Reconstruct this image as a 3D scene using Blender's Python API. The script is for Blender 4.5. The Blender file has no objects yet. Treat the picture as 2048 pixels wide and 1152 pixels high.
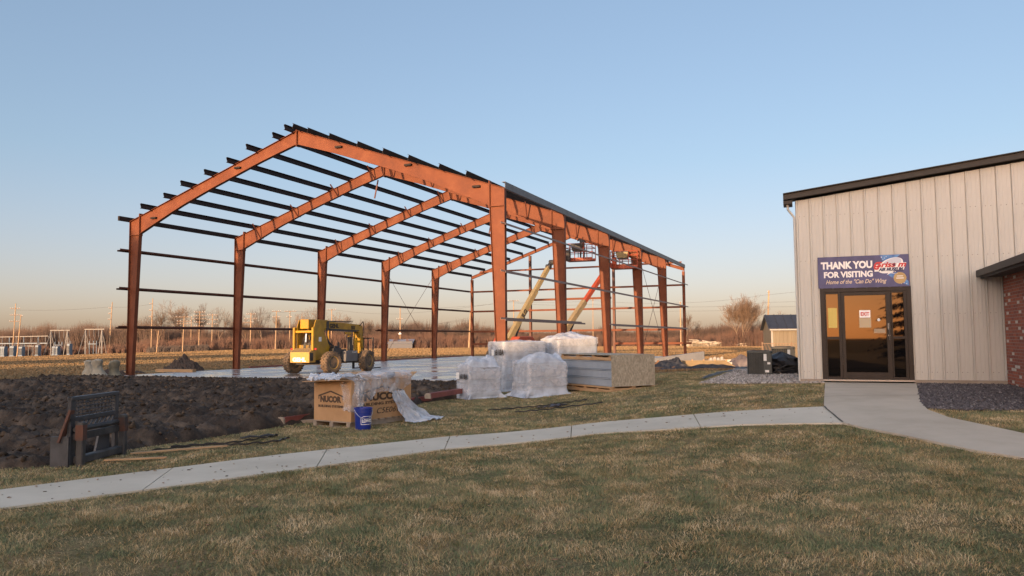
import bpy, bmesh, math, random
import numpy as np
from mathutils import Vector, Matrix, Euler
R = math.radians
rng = np.random.default_rng(7)
random.seed(7)
C = bpy.context.scene.collection
scene = bpy.context.scene

# ------------------------------------------------------------------ camera
CAM_H = 1.631
cd = bpy.data.cameras.new("camera"); cam = bpy.data.objects.new("camera", cd); C.objects.link(cam)
cam.location = (0, 0, CAM_H)
cam.rotation_euler = (Matrix.Rotation(R(90 + 3.729), 3, 'X') @ Matrix.Rotation(R(-0.473), 3, 'Z')).to_euler()
cd.sensor_width = 36; cd.lens = 1550 / 2048 * 36; cd.clip_start = 0.1; cd.clip_end = 5000
scene.camera = cam

# ------------------------------------------------------------------ light
SUN_EL, SUN_AZ = 6.0, 24.5           # light travels towards azimuth SUN_AZ (clockwise from +Y)
w = bpy.data.worlds.new("World"); scene.world = w; w.use_nodes = True
wn = w.node_tree; bg = wn.nodes["Background"]
sky = wn.nodes.new("ShaderNodeTexSky"); sky.sky_type = 'NISHITA'; sky.sun_disc = False
sky.sun_elevation = R(SUN_EL); sky.sun_rotation = R(180 + SUN_AZ)
sky.altitude = 200; sky.air_density = 1.0; sky.dust_density = 1.6; sky.ozone_density = 1.5
gm = wn.nodes.new("ShaderNodeGamma"); gm.inputs[1].default_value = .62; wn.links.new(sky.outputs[0], gm.inputs[0])     # gamma flattens and pales the sky
tn = wn.nodes.new("ShaderNodeMixRGB"); tn.blend_type = 'MULTIPLY'; tn.inputs[0].default_value = 1; tn.inputs[2].default_value = (.80, .865, 1.02, 1); wn.links.new(gm.outputs[0], tn.inputs[1])
gd = wn.nodes.new("ShaderNodeTexCoord"); dt = wn.nodes.new("ShaderNodeVectorMath"); dt.operation = 'DOT_PRODUCT'; wn.links.new(gd.outputs["Generated"], dt.inputs[0])     # warm boost added to the sun-side sky, fills the shaded foreground
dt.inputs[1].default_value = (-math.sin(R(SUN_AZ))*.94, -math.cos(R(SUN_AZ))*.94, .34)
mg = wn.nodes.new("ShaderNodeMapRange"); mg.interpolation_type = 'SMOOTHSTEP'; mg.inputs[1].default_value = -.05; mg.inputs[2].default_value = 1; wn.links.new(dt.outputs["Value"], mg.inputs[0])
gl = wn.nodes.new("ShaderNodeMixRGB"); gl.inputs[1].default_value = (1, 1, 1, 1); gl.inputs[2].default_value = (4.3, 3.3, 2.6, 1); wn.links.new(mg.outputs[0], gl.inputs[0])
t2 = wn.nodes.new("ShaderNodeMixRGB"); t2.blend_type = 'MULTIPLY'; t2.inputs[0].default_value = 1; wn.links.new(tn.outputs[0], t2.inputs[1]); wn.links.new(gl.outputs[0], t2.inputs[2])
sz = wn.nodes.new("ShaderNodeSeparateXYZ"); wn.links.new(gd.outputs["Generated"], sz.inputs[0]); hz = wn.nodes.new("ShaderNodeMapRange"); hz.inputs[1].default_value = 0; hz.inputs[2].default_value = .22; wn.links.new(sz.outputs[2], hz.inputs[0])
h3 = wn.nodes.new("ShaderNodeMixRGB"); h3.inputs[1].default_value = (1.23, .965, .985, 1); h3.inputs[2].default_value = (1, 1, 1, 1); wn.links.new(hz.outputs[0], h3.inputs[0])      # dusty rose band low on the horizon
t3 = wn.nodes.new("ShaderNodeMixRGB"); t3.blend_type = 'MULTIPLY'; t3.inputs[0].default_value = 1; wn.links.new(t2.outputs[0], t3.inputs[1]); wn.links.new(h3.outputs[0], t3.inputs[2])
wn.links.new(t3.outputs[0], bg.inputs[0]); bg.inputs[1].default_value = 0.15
sd = bpy.data.lights.new("sun", 'SUN'); so = bpy.data.objects.new("sun", sd); C.objects.link(so)
sd.energy = 3.4; sd.angle = R(0.5); sd.color = (1.0, 0.62, 0.33)
sdir = Vector((math.sin(R(SUN_AZ)) * math.cos(R(SUN_EL)), math.cos(R(SUN_AZ)) * math.cos(R(SUN_EL)), -math.sin(R(SUN_EL))))
so.rotation_euler = sdir.to_track_quat('-Z', 'Y').to_euler(); so.location = (-20, -40, 30)
scene.view_settings.view_transform = 'Standard'; scene.view_settings.look = 'None'
scene.view_settings.exposure = 1.4; scene.view_settings.gamma = 1
scene.cycles.max_bounces = 6; scene.cycles.transparent_max_bounces = 12

# ------------------------------------------------------------------ materials
def M(name, c1, c2=None, scale=4.0, rough=0.7, metal=0.0, bump=0.0, bscale=None, detail=5.0, c3=None, spec=0.5, lo=0.38, hi=0.62, stretch=(1,1,1), rvar=0.0, ior=1.5):
    m = bpy.data.materials.new(name); m.use_nodes = True
    nt = m.node_tree; b = nt.nodes["Principled BSDF"]; L = nt.links
    b.inputs["Roughness"].default_value = rough; b.inputs["Metallic"].default_value = metal
    b.inputs["Specular IOR Level"].default_value = spec; b.inputs["IOR"].default_value = ior
    b.inputs["Base Color"].default_value = (*c1, 1)
    if c2 is None and not bump: return m
    tc = nt.nodes.new("ShaderNodeTexCoord"); mp = nt.nodes.new("ShaderNodeMapping"); mp.inputs["Scale"].default_value = stretch
    L.new(tc.outputs["Object"], mp.inputs[0])
    if c2 is not None:
        n = nt.nodes.new("ShaderNodeTexNoise"); n.inputs["Scale"].default_value = scale; n.inputs["Detail"].default_value = detail; n.inputs["Roughness"].default_value = 0.65
        L.new(mp.outputs[0], n.inputs["Vector"])
        r = nt.nodes.new("ShaderNodeValToRGB"); r.color_ramp.elements[0].position = lo; r.color_ramp.elements[1].position = hi
        r.color_ramp.elements[0].color = (*c1, 1); r.color_ramp.elements[1].color = (*c2, 1)
        if c3: e = r.color_ramp.elements.new(0.5 * (lo + hi)); e.color = (*c3, 1)
        L.new(n.outputs["Fac"], r.inputs[0]); L.new(r.outputs[0], b.inputs["Base Color"])
        if rvar:
            mr = nt.nodes.new("ShaderNodeMapRange"); mr.inputs[1].default_value = lo; mr.inputs[2].default_value = hi
            mr.inputs[3].default_value = max(0.02, rough - rvar); mr.inputs[4].default_value = min(1, rough + rvar)
            L.new(n.outputs["Fac"], mr.inputs[0]); L.new(mr.outputs[0], b.inputs["Roughness"])
    if bump:
        n2 = nt.nodes.new("ShaderNodeTexNoise"); n2.inputs["Scale"].default_value = bscale or scale * 4; n2.inputs["Detail"].default_value = 6
        L.new(mp.outputs[0], n2.inputs["Vector"])
        bp = nt.nodes.new("ShaderNodeBump"); bp.inputs["Strength"].default_value = bump; bp.inputs["Distance"].default_value = 0.02
        L.new(n2.outputs["Fac"], bp.inputs["Height"]); L.new(bp.outputs[0], b.inputs["Normal"])
    return m

STEEL = M("red_oxide_steel", (.102,.0315,.0155), (.178,.066,.034), 1.3, .62, 0, .05, 9, c3=(.138,.044,.0215), rvar=.08, spec=.2, lo=.3, hi=.72)
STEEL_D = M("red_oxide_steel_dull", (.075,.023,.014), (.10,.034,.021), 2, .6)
PURLIN = M("silhouette_purlin_steel", (.018,.013,.012), (.028,.02,.018), 2, .7, spec=.2)  # near black: the purlins' silhouette against the sky put into the colour
GIRT_R = M("shade_grey_girt_steel", (.15,.10,.09), (.21,.14,.12), 2, .55)  # right girts share the primer; their shaded grey is put into the colour
GALV = M("grey_galvanised_steel", (.085,.083,.087), (.12,.118,.122), 3, .5, .2)
BLACKM = M("black_painted_metal", (.018,.018,.02), (.04,.037,.036), 4, .5)
DARK = M("dark_rubber", (.02,.02,.02), (.035,.032,.03), 6, .8)
MUDTYRE = M("muddy_tyre_rubber", (.05,.042,.035), (.17,.115,.07), 5, .9, 0, .3, 20)
YELLOW = M("yellow_machine_paint", (.40,.23,.010), (.28,.16,.016), 2.5, .4, 0, .02, 30, rvar=.1)
YELLOW2 = M("rim_yellow_paint", (.40,.25,.03), (.30,.19,.04), 4, .55)
CREAM = M("cream_boom_paint", (.25,.20,.10), (.20,.16,.085), 3, .5)
ORANGE = M("orange_lift_paint", (.33,.055,.02), (.26,.045,.018), 3, .5)
WHITE = M("white_paint", (.75,.74,.72)); WHITE.node_tree.nodes["Principled BSDF"].inputs["Roughness"].default_value = .6
PAPER = M("white_paper", (.72,.72,.70))
INK = M("black_ink", (.03,.025,.02)); INKB = M("brown_print_ink", (.06,.035,.02))
CARD = M("brown_cardboard", (.42,.25,.125), (.36,.21,.10), 2.5, .85, 0, .05, 40)
WOOD = M("raw_pine_lumber", (.42,.27,.14), (.33,.20,.10), 3, .75, 0, .15, 14, stretch=(1,1,6))
WOODG = M("weathered_grey_lumber", (.22,.18,.14), (.32,.26,.20), 4, .8, 0, .15, 18)
CONC = M("broom_finished_concrete", (.43,.39,.34), (.52,.48,.43), 1.3, .85, 0, .12, 90, detail=8, c3=(.47,.43,.38))
TRIM = M("dark_bronze_trim", (.022,.018,.016), (.03,.025,.022), 3, .5, spec=.3)
SHRINK_IN = M("grey_wrapped_cartons", (.34,.33,.32), (.25,.24,.235), 3, .8)

def mix_alpha(name, col, alpha, rough=.25, noise=3.0, amin=None, bump=.4):
    m = M(name, col, tuple(c * .9 for c in col), noise, rough, 0, bump, noise * 5)
    nt = m.node_tree; b = nt.nodes["Principled BSDF"]
    tc = nt.nodes.new("ShaderNodeTexCoord"); n = nt.nodes.new("ShaderNodeTexNoise"); n.inputs["Scale"].default_value = noise * 1.6; n.inputs["Detail"].default_value = 4
    mr = nt.nodes.new("ShaderNodeMapRange"); mr.inputs[1].default_value = .35; mr.inputs[2].default_value = .65
    mr.inputs[3].default_value = amin if amin is not None else alpha * .6; mr.inputs[4].default_value = alpha
    nt.links.new(tc.outputs["Object"], n.inputs["Vector"]); nt.links.new(n.outputs["Fac"], mr.inputs[0]); nt.links.new(mr.outputs[0], b.inputs["Alpha"])
    return m
WRAP = mix_alpha("milky_stretch_wrap", (.53,.585,.665), .9, .2, 2.0, .5, .45)
SHEET = mix_alpha("clear_plastic_sheet", (.62,.64,.68), .55, .22, 2.5, .10)
TARP = M("black_plastic_tarp", (.012,.012,.014), (.03,.03,.034), 3, .42, 0, .5, 7)

# ------------------------------------------------------------------ mesh helpers
class MB:
    def __init__(s): s.v = []; s.f = []
    def add(s, vs, fs):
        o = len(s.v); s.v += [tuple(p) for p in vs]; s.f += [tuple(i + o for i in f) for f in fs]; return s
    def hexa(s, p):   # 4 bottom (ccw from above), 4 top
        return s.add(p, [(3,2,1,0),(4,5,6,7),(0,1,5,4),(1,2,6,5),(2,3,7,6),(3,0,4,7)])
    def box(s, x0, x1, y0, y1, z0, z1):
        return s.hexa([(x0,y0,z0),(x1,y0,z0),(x1,y1,z0),(x0,y1,z0),(x0,y0,z1),(x1,y0,z1),(x1,y1,z1),(x0,y1,z1)])
    def bar(s, a, b, wd, ht, up=(0,0,1)):
        a = Vector(a); b = Vector(b); d = (b - a).normalized(); u = Vector(up)
        if abs(d.dot(u)) > .98: u = Vector((0,1,0))
        sd_ = d.cross(u).normalized(); u = sd_.cross(d).normalized()
        p = []
        for q in (a, b):
            p += [q - sd_*wd/2 - u*ht/2, q + sd_*wd/2 - u*ht/2, q + sd_*wd/2 + u*ht/2, q - sd_*wd/2 + u*ht/2]
        return s.add(p, [(0,1,2,3),(7,6,5,4),(0,4,5,1),(1,5,6,2),(2,6,7,3),(3,7,4,0)])
    def tube(s, a, b, r0, r1=None, n=8, cap=True):
        r1 = r0 if r1 is None else r1
        a = Vector(a); b = Vector(b); d = (b - a).normalized(); u = Vector((0,0,1)) if abs(d.z) < .95 else Vector((1,0,0))
        e1 = d.cross(u).normalized(); e2 = d.cross(e1)
        vs = []
        for q, r in ((a, r0), (b, r1)):
            vs += [q + (e1*math.cos(2*math.pi*k/n) + e2*math.sin(2*math.pi*k/n))*r for k in range(n)]
        fs = [(k, n+k, n+(k+1)%n, (k+1)%n) for k in range(n)]
        if cap: fs += [tuple(range(n)), tuple(range(2*n-1, n-1, -1))]
        return s.add(vs, fs)
    def path(s, pts, r, n=6):
        for a, b in zip(pts[:-1], pts[1:]): s.tube(a, b, r, r, n)
        return s
    def lathe(s, prof, n=20, axis='z', c=(0,0,0)):   # prof: (radius, height)
        vs = []
        for r, h in prof:
            for k in range(n):
                t = 2*math.pi*k/n; x, y = r*math.cos(t), r*math.sin(t)
                p = {'z': (x, y, h), 'y': (x, h, y), 'x': (h, x, y)}[axis]
                vs.append((p[0]+c[0], p[1]+c[1], p[2]+c[2]))
        m = len(prof); fs = [(i*n+k, i*n+(k+1)%n, (i+1)*n+(k+1)%n, (i+1)*n+k) for i in range(m-1) for k in range(n)]
        fs += [tuple(range(n-1, -1, -1)), tuple(range((m-1)*n, m*n))]
        return s.add(vs, fs)
    def prism(s, poly, y0, y1, ax='y'):   # poly in (x,z) extruded along y, or (x,y) along z, or (y,z) along x
        n = len(poly)
        f = {'y': lambda p, h: (p[0], h, p[1]), 'z': lambda p, h: (p[0], p[1], h), 'x': lambda p, h: (h, p[0], p[1])}[ax]
        vs = [f(p, y0) for p in poly] + [f(p, y1) for p in poly]
        return s.add(vs, [tuple(range(n)), tuple(range(2*n-1, n-1, -1))] + [(k, n+k, n+(k+1)%n, (k+1)%n) for k in range(n)])
    def grid(s, P):     # P: rows x cols of points
        r, c = len(P), len(P[0])
        return s.add([p for row in P for p in row], [(i*c+j, i*c+j+1, (i+1)*c+j+1, (i+1)*c+j) for i in range(r-1) for j in range(c-1)])
    def build(s, name, mat, parent=None, smooth=False, bevel=0.0, fix=True, solid=0.0):
        me = bpy.data.meshes.new(name); me.from_pydata([tuple(p) for p in s.v], [], s.f)
        if fix or bevel:
            bm = bmesh.new(); bm.from_mesh(me)
            if bevel: bmesh.ops.bevel(bm, geom=[e for e in bm.edges], offset=bevel, segments=1, affect='EDGES', clamp_overlap=True)
            bmesh.ops.recalc_face_normals(bm, faces=bm.faces); bm.to_mesh(me); bm.free()
        return link(name, me, mat, parent, smooth)
def link(name, me, mat, parent=None, smooth=False):
    o = bpy.data.objects.new(name, me); C.objects.link(o)
    if mat: me.materials.append(mat)
    if smooth:
        me.polygons.foreach_set("use_smooth", np.ones(len(me.polygons), bool))
        try: me.set_sharp_from_angle(angle=R(40))
        except Exception: pass
    if parent: o.parent = parent
    return o
def np_mesh(name, verts, tris, mat, parent=None, smooth=False):
    me = bpy.data.meshes.new(name); verts = np.asarray(verts, np.float32); tris = np.asarray(tris, np.int32); k = tris.shape[1]
    me.vertices.add(len(verts)); me.vertices.foreach_set("co", verts.ravel())
    me.loops.add(tris.size); me.loops.foreach_set("vertex_index", tris.ravel())
    me.polygons.add(len(tris)); me.polygons.foreach_set("loop_start", np.arange(0, tris.size, k, dtype=np.int32))
    me.update(calc_edges=True); me.validate()
    return link(name, me, mat, parent, smooth)
def tag(o, label=None, cat=None, group=None, kind=None):
    if label: o['label'] = label
    if cat: o['category'] = cat
    if group: o['group'] = group
    if kind: o['kind'] = kind
    return o
def thing(name, loc, yaw=0, label=None, cat=None, group=None, scale=1):
    o = bpy.data.objects.new(name, None); C.objects.link(o); o.location = loc; o.rotation_euler = (0, 0, R(yaw)); o.scale = (scale,)*3
    o.empty_display_size = .2
    return tag(o, label, cat, group)
FACE_Y = Matrix(((1,0,0),(0,0,-1),(0,1,0)))      # lettering on a face whose normal is -y
FACE_X = Matrix(((0,0,-1),(-1,0,0),(0,1,0)))     # lettering on a face whose normal is -x
def text_mesh(s, size, bold=0.0, shear=0.0, ext=.002, align='LEFT', space=1.0):
    cu = bpy.data.curves.new("t", 'FONT'); cu.body = s; cu.size = size; cu.offset = bold; cu.shear = shear; cu.extrude = ext
    cu.align_x = align; cu.space_character = space; cu.resolution_u = 3
    o = bpy.data.objects.new("t", cu); me = bpy.data.meshes.new_from_object(o)
    bpy.data.objects.remove(o); bpy.data.curves.remove(cu); return me
def text(name, s, size, mat, parent, loc, face=FACE_Y, width=None, bend=None, **k):
    me = text_mesh(s, size, **k); me.materials.clear()
    if width and len(me.vertices):
        xs = [v.co.x for v in me.vertices]; cur = max(xs) - min(xs); me.transform(Matrix.Diagonal((width / cur, 1, 1, 1)))
    if bend:
        for v in me.vertices:
            a = v.co.x / bend; z = v.co.z; v.co.z = (bend + z) * math.cos(a) - bend; v.co.x = (bend + z) * math.sin(a)
    me.transform(face.to_4x4()); me.transform(Matrix.Translation(loc))
    return link(name, me, mat, parent)
def join_mesh(objs, name):   # merge lettering pieces of one sign into one part
    bm = bmesh.new()
    for o in objs: bm.from_mesh(o.data)
    me = objs[0].data; bm.to_mesh(me); bm.free()
    for o in objs[1:]: bpy.data.objects.remove(o)
    objs[0].name = name; return objs[0]

# value noise
_perm = np.random.default_rng(3).random((256, 256))
def vnoise(x, y):
    x = np.asarray(x, float); y = np.asarray(y, float); xi = np.floor(x).astype(int); yi = np.floor(y).astype(int); fx = x - xi; fy = y - yi
    fx = fx*fx*(3-2*fx); fy = fy*fy*(3-2*fy); g = lambda a, b: _perm[a & 255, b & 255]
    return (g(xi,yi)*(1-fx)+g(xi+1,yi)*fx)*(1-fy) + (g(xi,yi+1)*(1-fx)+g(xi+1,yi+1)*fx)*fy
def fbm(x, y, o=4, gain=.5):
    t = 0; a = 1; n = 0
    for k in range(o): t = t + a*vnoise(x*2**k + 17*k, y*2**k + 31*k); n += a; a *= gain
    return t / n
def sm(a, b, x):
    t = np.clip((np.asarray(x, float) - a) / (b - a), 0, 1); return t*t*(3-2*t)

# ------------------------------------------------------------------ terrain
FA = 22.807; FX, FY = -18.426, 37.253       # steel frame: near left column foot, turned by FA
fc, fs_ = math.cos(R(FA)), math.sin(R(FA))
def floc(x, y): dx = x - FX; dy = y - FY; return dx*fc - dy*fs_, dx*fs_ + dy*fc     # -> local w, t
def fworld(wl, t): return FX + wl*fc + t*fs_, FY - wl*fs_ + t*fc
def terr(x, y):
    x = np.asarray(x, float); y = np.asarray(y, float)
    a = .5*sm(-1, 7, x)*sm(3, 17, y)*(1 - sm(25, 40, y))
    wl, t = floc(x, y)
    ins = sm(21.5, 20.2, wl)*sm(-1.5, -.5, t)
    a = a*(1 - ins) - .05*ins
    r = np.hypot(x, y); u = -x/np.maximum(np.abs(y), 1)
    return a - (1.0 + 1.6*sm(.3, .7, u))*sm(60, 250, r)*(y > 0)
def tz(x, y): return float(terr(x, y))

def inpoly(x, y, poly):
    x = np.asarray(x, float); y = np.asarray(y, float); r = np.zeros(x.shape, bool); n = len(poly)
    for i in range(n):
        x1, y1 = poly[i]; x2, y2 = poly[(i+1) % n]
        c = ((y1 > y) != (y2 > y)) & (x < (x2-x1)*(y-y1)/((y2-y1) if y2 != y1 else 1e-9) + x1); r ^= c
    return r
UP = [(-14.0,-2.2),(-6.6,7.55),(-5.64,8.64),(-4.75,9.6),(-3.36,11.05),(-1.06,13.0),(1.56,14.0),(3.73,13.9),(5.42,13.62)]
LO = [(-13.0,-3.2),(-6.0,6.4),(-5.02,7.7),(-4.15,8.45),(-2.9,9.65),(-.93,11.6),(1.4,12.6),(3.73,12.33),(5.0,11.85)]
WALK = UP + LO[::-1]
ENT = [(7.47,18.64),(5.42,13.62),(5.21,12.75),(5.0,11.85),(5.1,11.3),(5.3,10.73),(5.6,9.55),(5.9,9.0),(6.7,6.5),(8.2,7.0),(7.2,9.6),(6.87,10.54),(6.66,11.95),(6.79,12.8),(7.2,13.8),(9.3,17.98)]
MUD = [(-34,14),(-18,11.2),(-9,9.7),(-6.6,10.0),(-5.9,10.6),(-5.75,12.1),(-4.9,13.7),(-4.3,15.0),(-3.6,16.6),(-2.4,19.4),(-1.5,21.4),(-.6,23.5),(.4,26.5),(-.3,29.0),(-5,31.2),(-9,33),(-14,35.2),(-18.3,36.6),(-20.5,35.0),(-19.3,29.0),(-24,26),(-34,24)]
MB_W = lambda s, n=0: (6.97 + s*math.cos(R(20.3)) - n*math.sin(R(20.3)), 18.87 - s*math.sin(R(20.3)) - n*math.cos(R(20.3)))
GRAV_R = [(9.32,17.96),(7.2,13.8),(6.85,12.95),(7.4,12.75),(8.3,12.7),(10.0,12.6),(11.0,17.2)]
GRAV_L = [(4.86,20.3),(5.6,19.2),(6.66,18.52),(7.4,18.5),(7.1,19.3),(11.0,30.5),(9.3,30.0),(7.8,27.5),(7.0,24.8),(5.9,22.3)]

def ground():
    xs = np.unique(np.concatenate([np.linspace(-1800,-200,17), np.linspace(-200,-40,33), np.linspace(-40,-12,41), np.linspace(-12,14,105), np.linspace(14,40,40), np.linspace(40,200,33), np.linspace(200,1800,17)]))
    ys = np.unique(np.concatenate([np.linspace(-400,-10,25), np.linspace(-10,4,29), np.linspace(4,26,89), np.linspace(26,80,80), np.linspace(80,320,61), np.linspace(320,3000,28)]))
    X, Y = np.meshgrid(xs, ys); Z = terr(X, Y)
    near = (np.hypot(X, Y-10) < 60)
    Z = Z + near*.02*(fbm(X*.8, Y*.8, 3)-.5)*(1-sm(20,50,np.hypot(X,Y)))
    r, c = X.shape; idx = np.arange(r*c).reshape(r, c)
    q = np.stack([idx[:-1,:-1], idx[:-1,1:], idx[1:,1:], idx[1:,:-1]], -1).reshape(-1, 4)
    m = bpy.data.materials.new("lawn_and_field"); m.use_nodes = True; nt = m.node_tree; b = nt.nodes["Principled BSDF"]; L = nt.links
    b.inputs["Roughness"].default_value = .95; b.inputs["Specular IOR Level"].default_value = .1
    tc = nt.nodes.new("ShaderNodeTexCoord")
    def noise(sc, det=6, st=None):
        n = nt.nodes.new("ShaderNodeTexNoise"); n.inputs["Scale"].default_value = sc; n.inputs["Detail"].default_value = det; n.inputs["Roughness"].default_value = .7
        if st:
            mp = nt.nodes.new("ShaderNodeMapping"); mp.inputs["Scale"].default_value = st; L.new(tc.outputs["Object"], mp.inputs[0]); L.new(mp.outputs[0], n.inputs[0])
        else: L.new(tc.outputs["Object"], n.inputs[0])
        return n.outputs["Fac"]
    def ramp(f, els):
        r = nt.nodes.new("ShaderNodeValToRGB"); cr = r.color_ramp
        cr.elements[0].position, cr.elements[0].color = els[0][0], (*els[0][1], 1); cr.elements[1].position, cr.elements[1].color = els[-1][0], (*els[-1][1], 1)
        for p, c_ in els[1:-1]: e = cr.elements.new(p); e.color = (*c_, 1)
        L.new(f, r.inputs[0]); return r.outputs[0]
    lawn = ramp(noise(1.1, 8), [(.32,(.075,.075,.035)),(.46,(.125,.115,.058)),(.56,(.20,.155,.08)),(.7,(.28,.195,.11))])
    fine = ramp(noise(38, 4), [(.35,(.45,.45,.45)),(.65,(1.25,1.25,1.25))])
    mul = nt.nodes.new("ShaderNodeMixRGB"); mul.blend_type = 'MULTIPLY'; mul.inputs[0].default_value = 1; L.new(lawn, mul.inputs[1]); L.new(fine, mul.inputs[2])
    field = ramp(noise(.06, 8, (1, 2.5, 1)), [(.34,(.20,.145,.07)),(.5,(.28,.19,.09)),(.66,(.34,.235,.115))])
    f2 = ramp(noise(2.5, 5), [(.3,(.75,.75,.72)),(.7,(1.15,1.15,1.15))])
    mul2 = nt.nodes.new("ShaderNodeMixRGB"); mul2.blend_type = 'MULTIPLY'; mul2.inputs[0].default_value = 1; L.new(field, mul2.inputs[1]); L.new(f2, mul2.inputs[2])
    ln = nt.nodes.new("ShaderNodeVectorMath"); ln.operation = 'LENGTH'; L.new(tc.outputs["Object"], ln.inputs[0])
    mr = nt.nodes.new("ShaderNodeMapRange"); mr.inputs[1].default_value = 22; mr.inputs[2].default_value = 40; L.new(ln.outputs["Value"], mr.inputs[0])
    mx = nt.nodes.new("ShaderNodeMixRGB"); L.new(mr.outputs[0], mx.inputs[0]); L.new(mul.outputs[0], mx.inputs[1]); L.new(mul2.outputs[0], mx.inputs[2])
    L.new(mx.outputs[0], b.inputs["Base Color"])
    bp = nt.nodes.new("ShaderNodeBump"); bp.inputs["Strength"].default_value = .6; bp.inputs["Distance"].default_value = .05; L.new(noise(9, 8), bp.inputs["Height"]); L.new(bp.outputs[0], b.inputs["Normal"])
    tag(np_mesh("ground", np.stack([X.ravel(), Y.ravel(), Z.ravel()], -1), q, m, smooth=True), kind='structure')
ground()

def sheet(name, poly, mat, lift, step=.25, kind='structure', thick=.08, relief=None):
    """flat paving that follows the ground: polygon triangulated on a grid of cuts"""
    bm = bmesh.new(); vs = [bm.verts.new((x, y, 0)) for x, y in poly]; bm.faces.new(vs)
    xs = [p[0] for p in poly]; ys = [p[1] for p in poly]
    for axis, lo_, hi_ in ((0, min(xs), max(xs)), (1, min(ys), max(ys))):
        k = lo_ + step
        while k < hi_:
            co = [0,0,0]; no = [0,0,0]; co[axis] = k; no[axis] = 1
            bmesh.ops.bisect_plane(bm, geom=bm.verts[:]+bm.edges[:]+bm.faces[:], plane_co=co, plane_no=no); k += step
    bmesh.ops.triangulate(bm, faces=bm.faces)
    for v in bm.verts: v.co.z = tz(v.co.x, v.co.y) + lift + (relief(v.co.x, v.co.y) if relief else 0)
    if thick:
        g = bmesh.ops.extrude_face_region(bm, geom=bm.faces[:]); 
        for v in [e for e in g['geom'] if isinstance(e, bmesh.types.BMVert)]: v.co.z -= thick
    bmesh.ops.recalc_face_normals(bm, faces=bm.faces)
    me = bpy.data.meshes.new(name); bm.to_mesh(me); bm.free()
    return tag(link(name, me, mat), kind=kind)

# sidewalk as slabs split by real joints
def walk_slabs():
    import itertools
    def along(P, f):
        L = [0]
        for a, b in zip(P[:-1], P[1:]): L.append(L[-1] + math.dist(a, b))
        d = f*L[-1]
        for i in range(len(P)-1):
            if d <= L[i+1] + 1e-9:
                k = (d-L[i])/(L[i+1]-L[i]); return (P[i][0]+(P[i+1][0]-P[i][0])*k, P[i][1]+(P[i+1][1]-P[i][1])*k)
    n = 12; mb = MB(); sub = 6
    for i in range(n):
        f0, f1 = i/n + .0003, (i+1)/n - .0003
        top = []
        for j in range(sub+1):
            f = f0 + (f1-f0)*j/sub; a = along(UP, f); b = along(LO, f)
            top.append([(a[0]+(b[0]-a[0])*k/4, a[1]+(b[1]-a[1])*k/4) for k in range(5)])
        P = [[(x, y, tz(x, y)+.022) for x, y in row] for row in top]; mb.grid(P)
        ring = [r[0] for r in top] + top[-1][1:] + [r[-1] for r in top[::-1]][1:] + top[0][::-1][1:-1]
        mb.grid([[(x, y, tz(x, y)+.022) for x, y in ring+ring[:1]], [(x, y, tz(x, y)-.1) for x, y in ring+ring[:1]]])
    m = M("sidewalk_concrete", (.42,.37,.29), (.56,.50,.405), .8, .85, 0, .25, 80, detail=12, c3=(.50,.445,.355), lo=.3, hi=.7)
    tag(mb.build("sidewalk", m), kind='structure')
walk_slabs()
ENTM = M("entrance_walk_concrete", (.38,.32,.245), (.50,.43,.34), .8, .85, 0, .25, 80, detail=12, c3=(.45,.385,.30), lo=.3, hi=.7)
sheet("entrance_walk", ENT, ENTM, .026)
jb = MB()      # control joints, dark filler strips let into the entrance walk
for (a, b) in (((6.69,16.74),(8.62,16.54)), ((5.95,14.93),(7.70,14.81))):
    pts = [(a[0]+(b[0]-a[0])*k/8, a[1]+(b[1]-a[1])*k/8) for k in range(9)]
    jb.grid([[(x, y-.012, tz(x,y)+.031) for x, y in pts], [(x, y+.012, tz(x,y)+.031) for x, y in pts]])
pts = [(5.42,13.60),(5.31,13.2),(5.21,12.75),(5.10,12.3),(5.01,11.88)]
jb.grid([[(x-.012, y, tz(x,y)+.036) for x, y in pts], [(x+.012, y, tz(x,y)+.036) for x, y in pts]])
tag(jb.build("expansion_joint", M("joint_filler", (.06,.055,.05))), kind='structure')

def in_walk(x, y): return inpoly(x, y, WALK) | inpoly(x, y, ENT)

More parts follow.
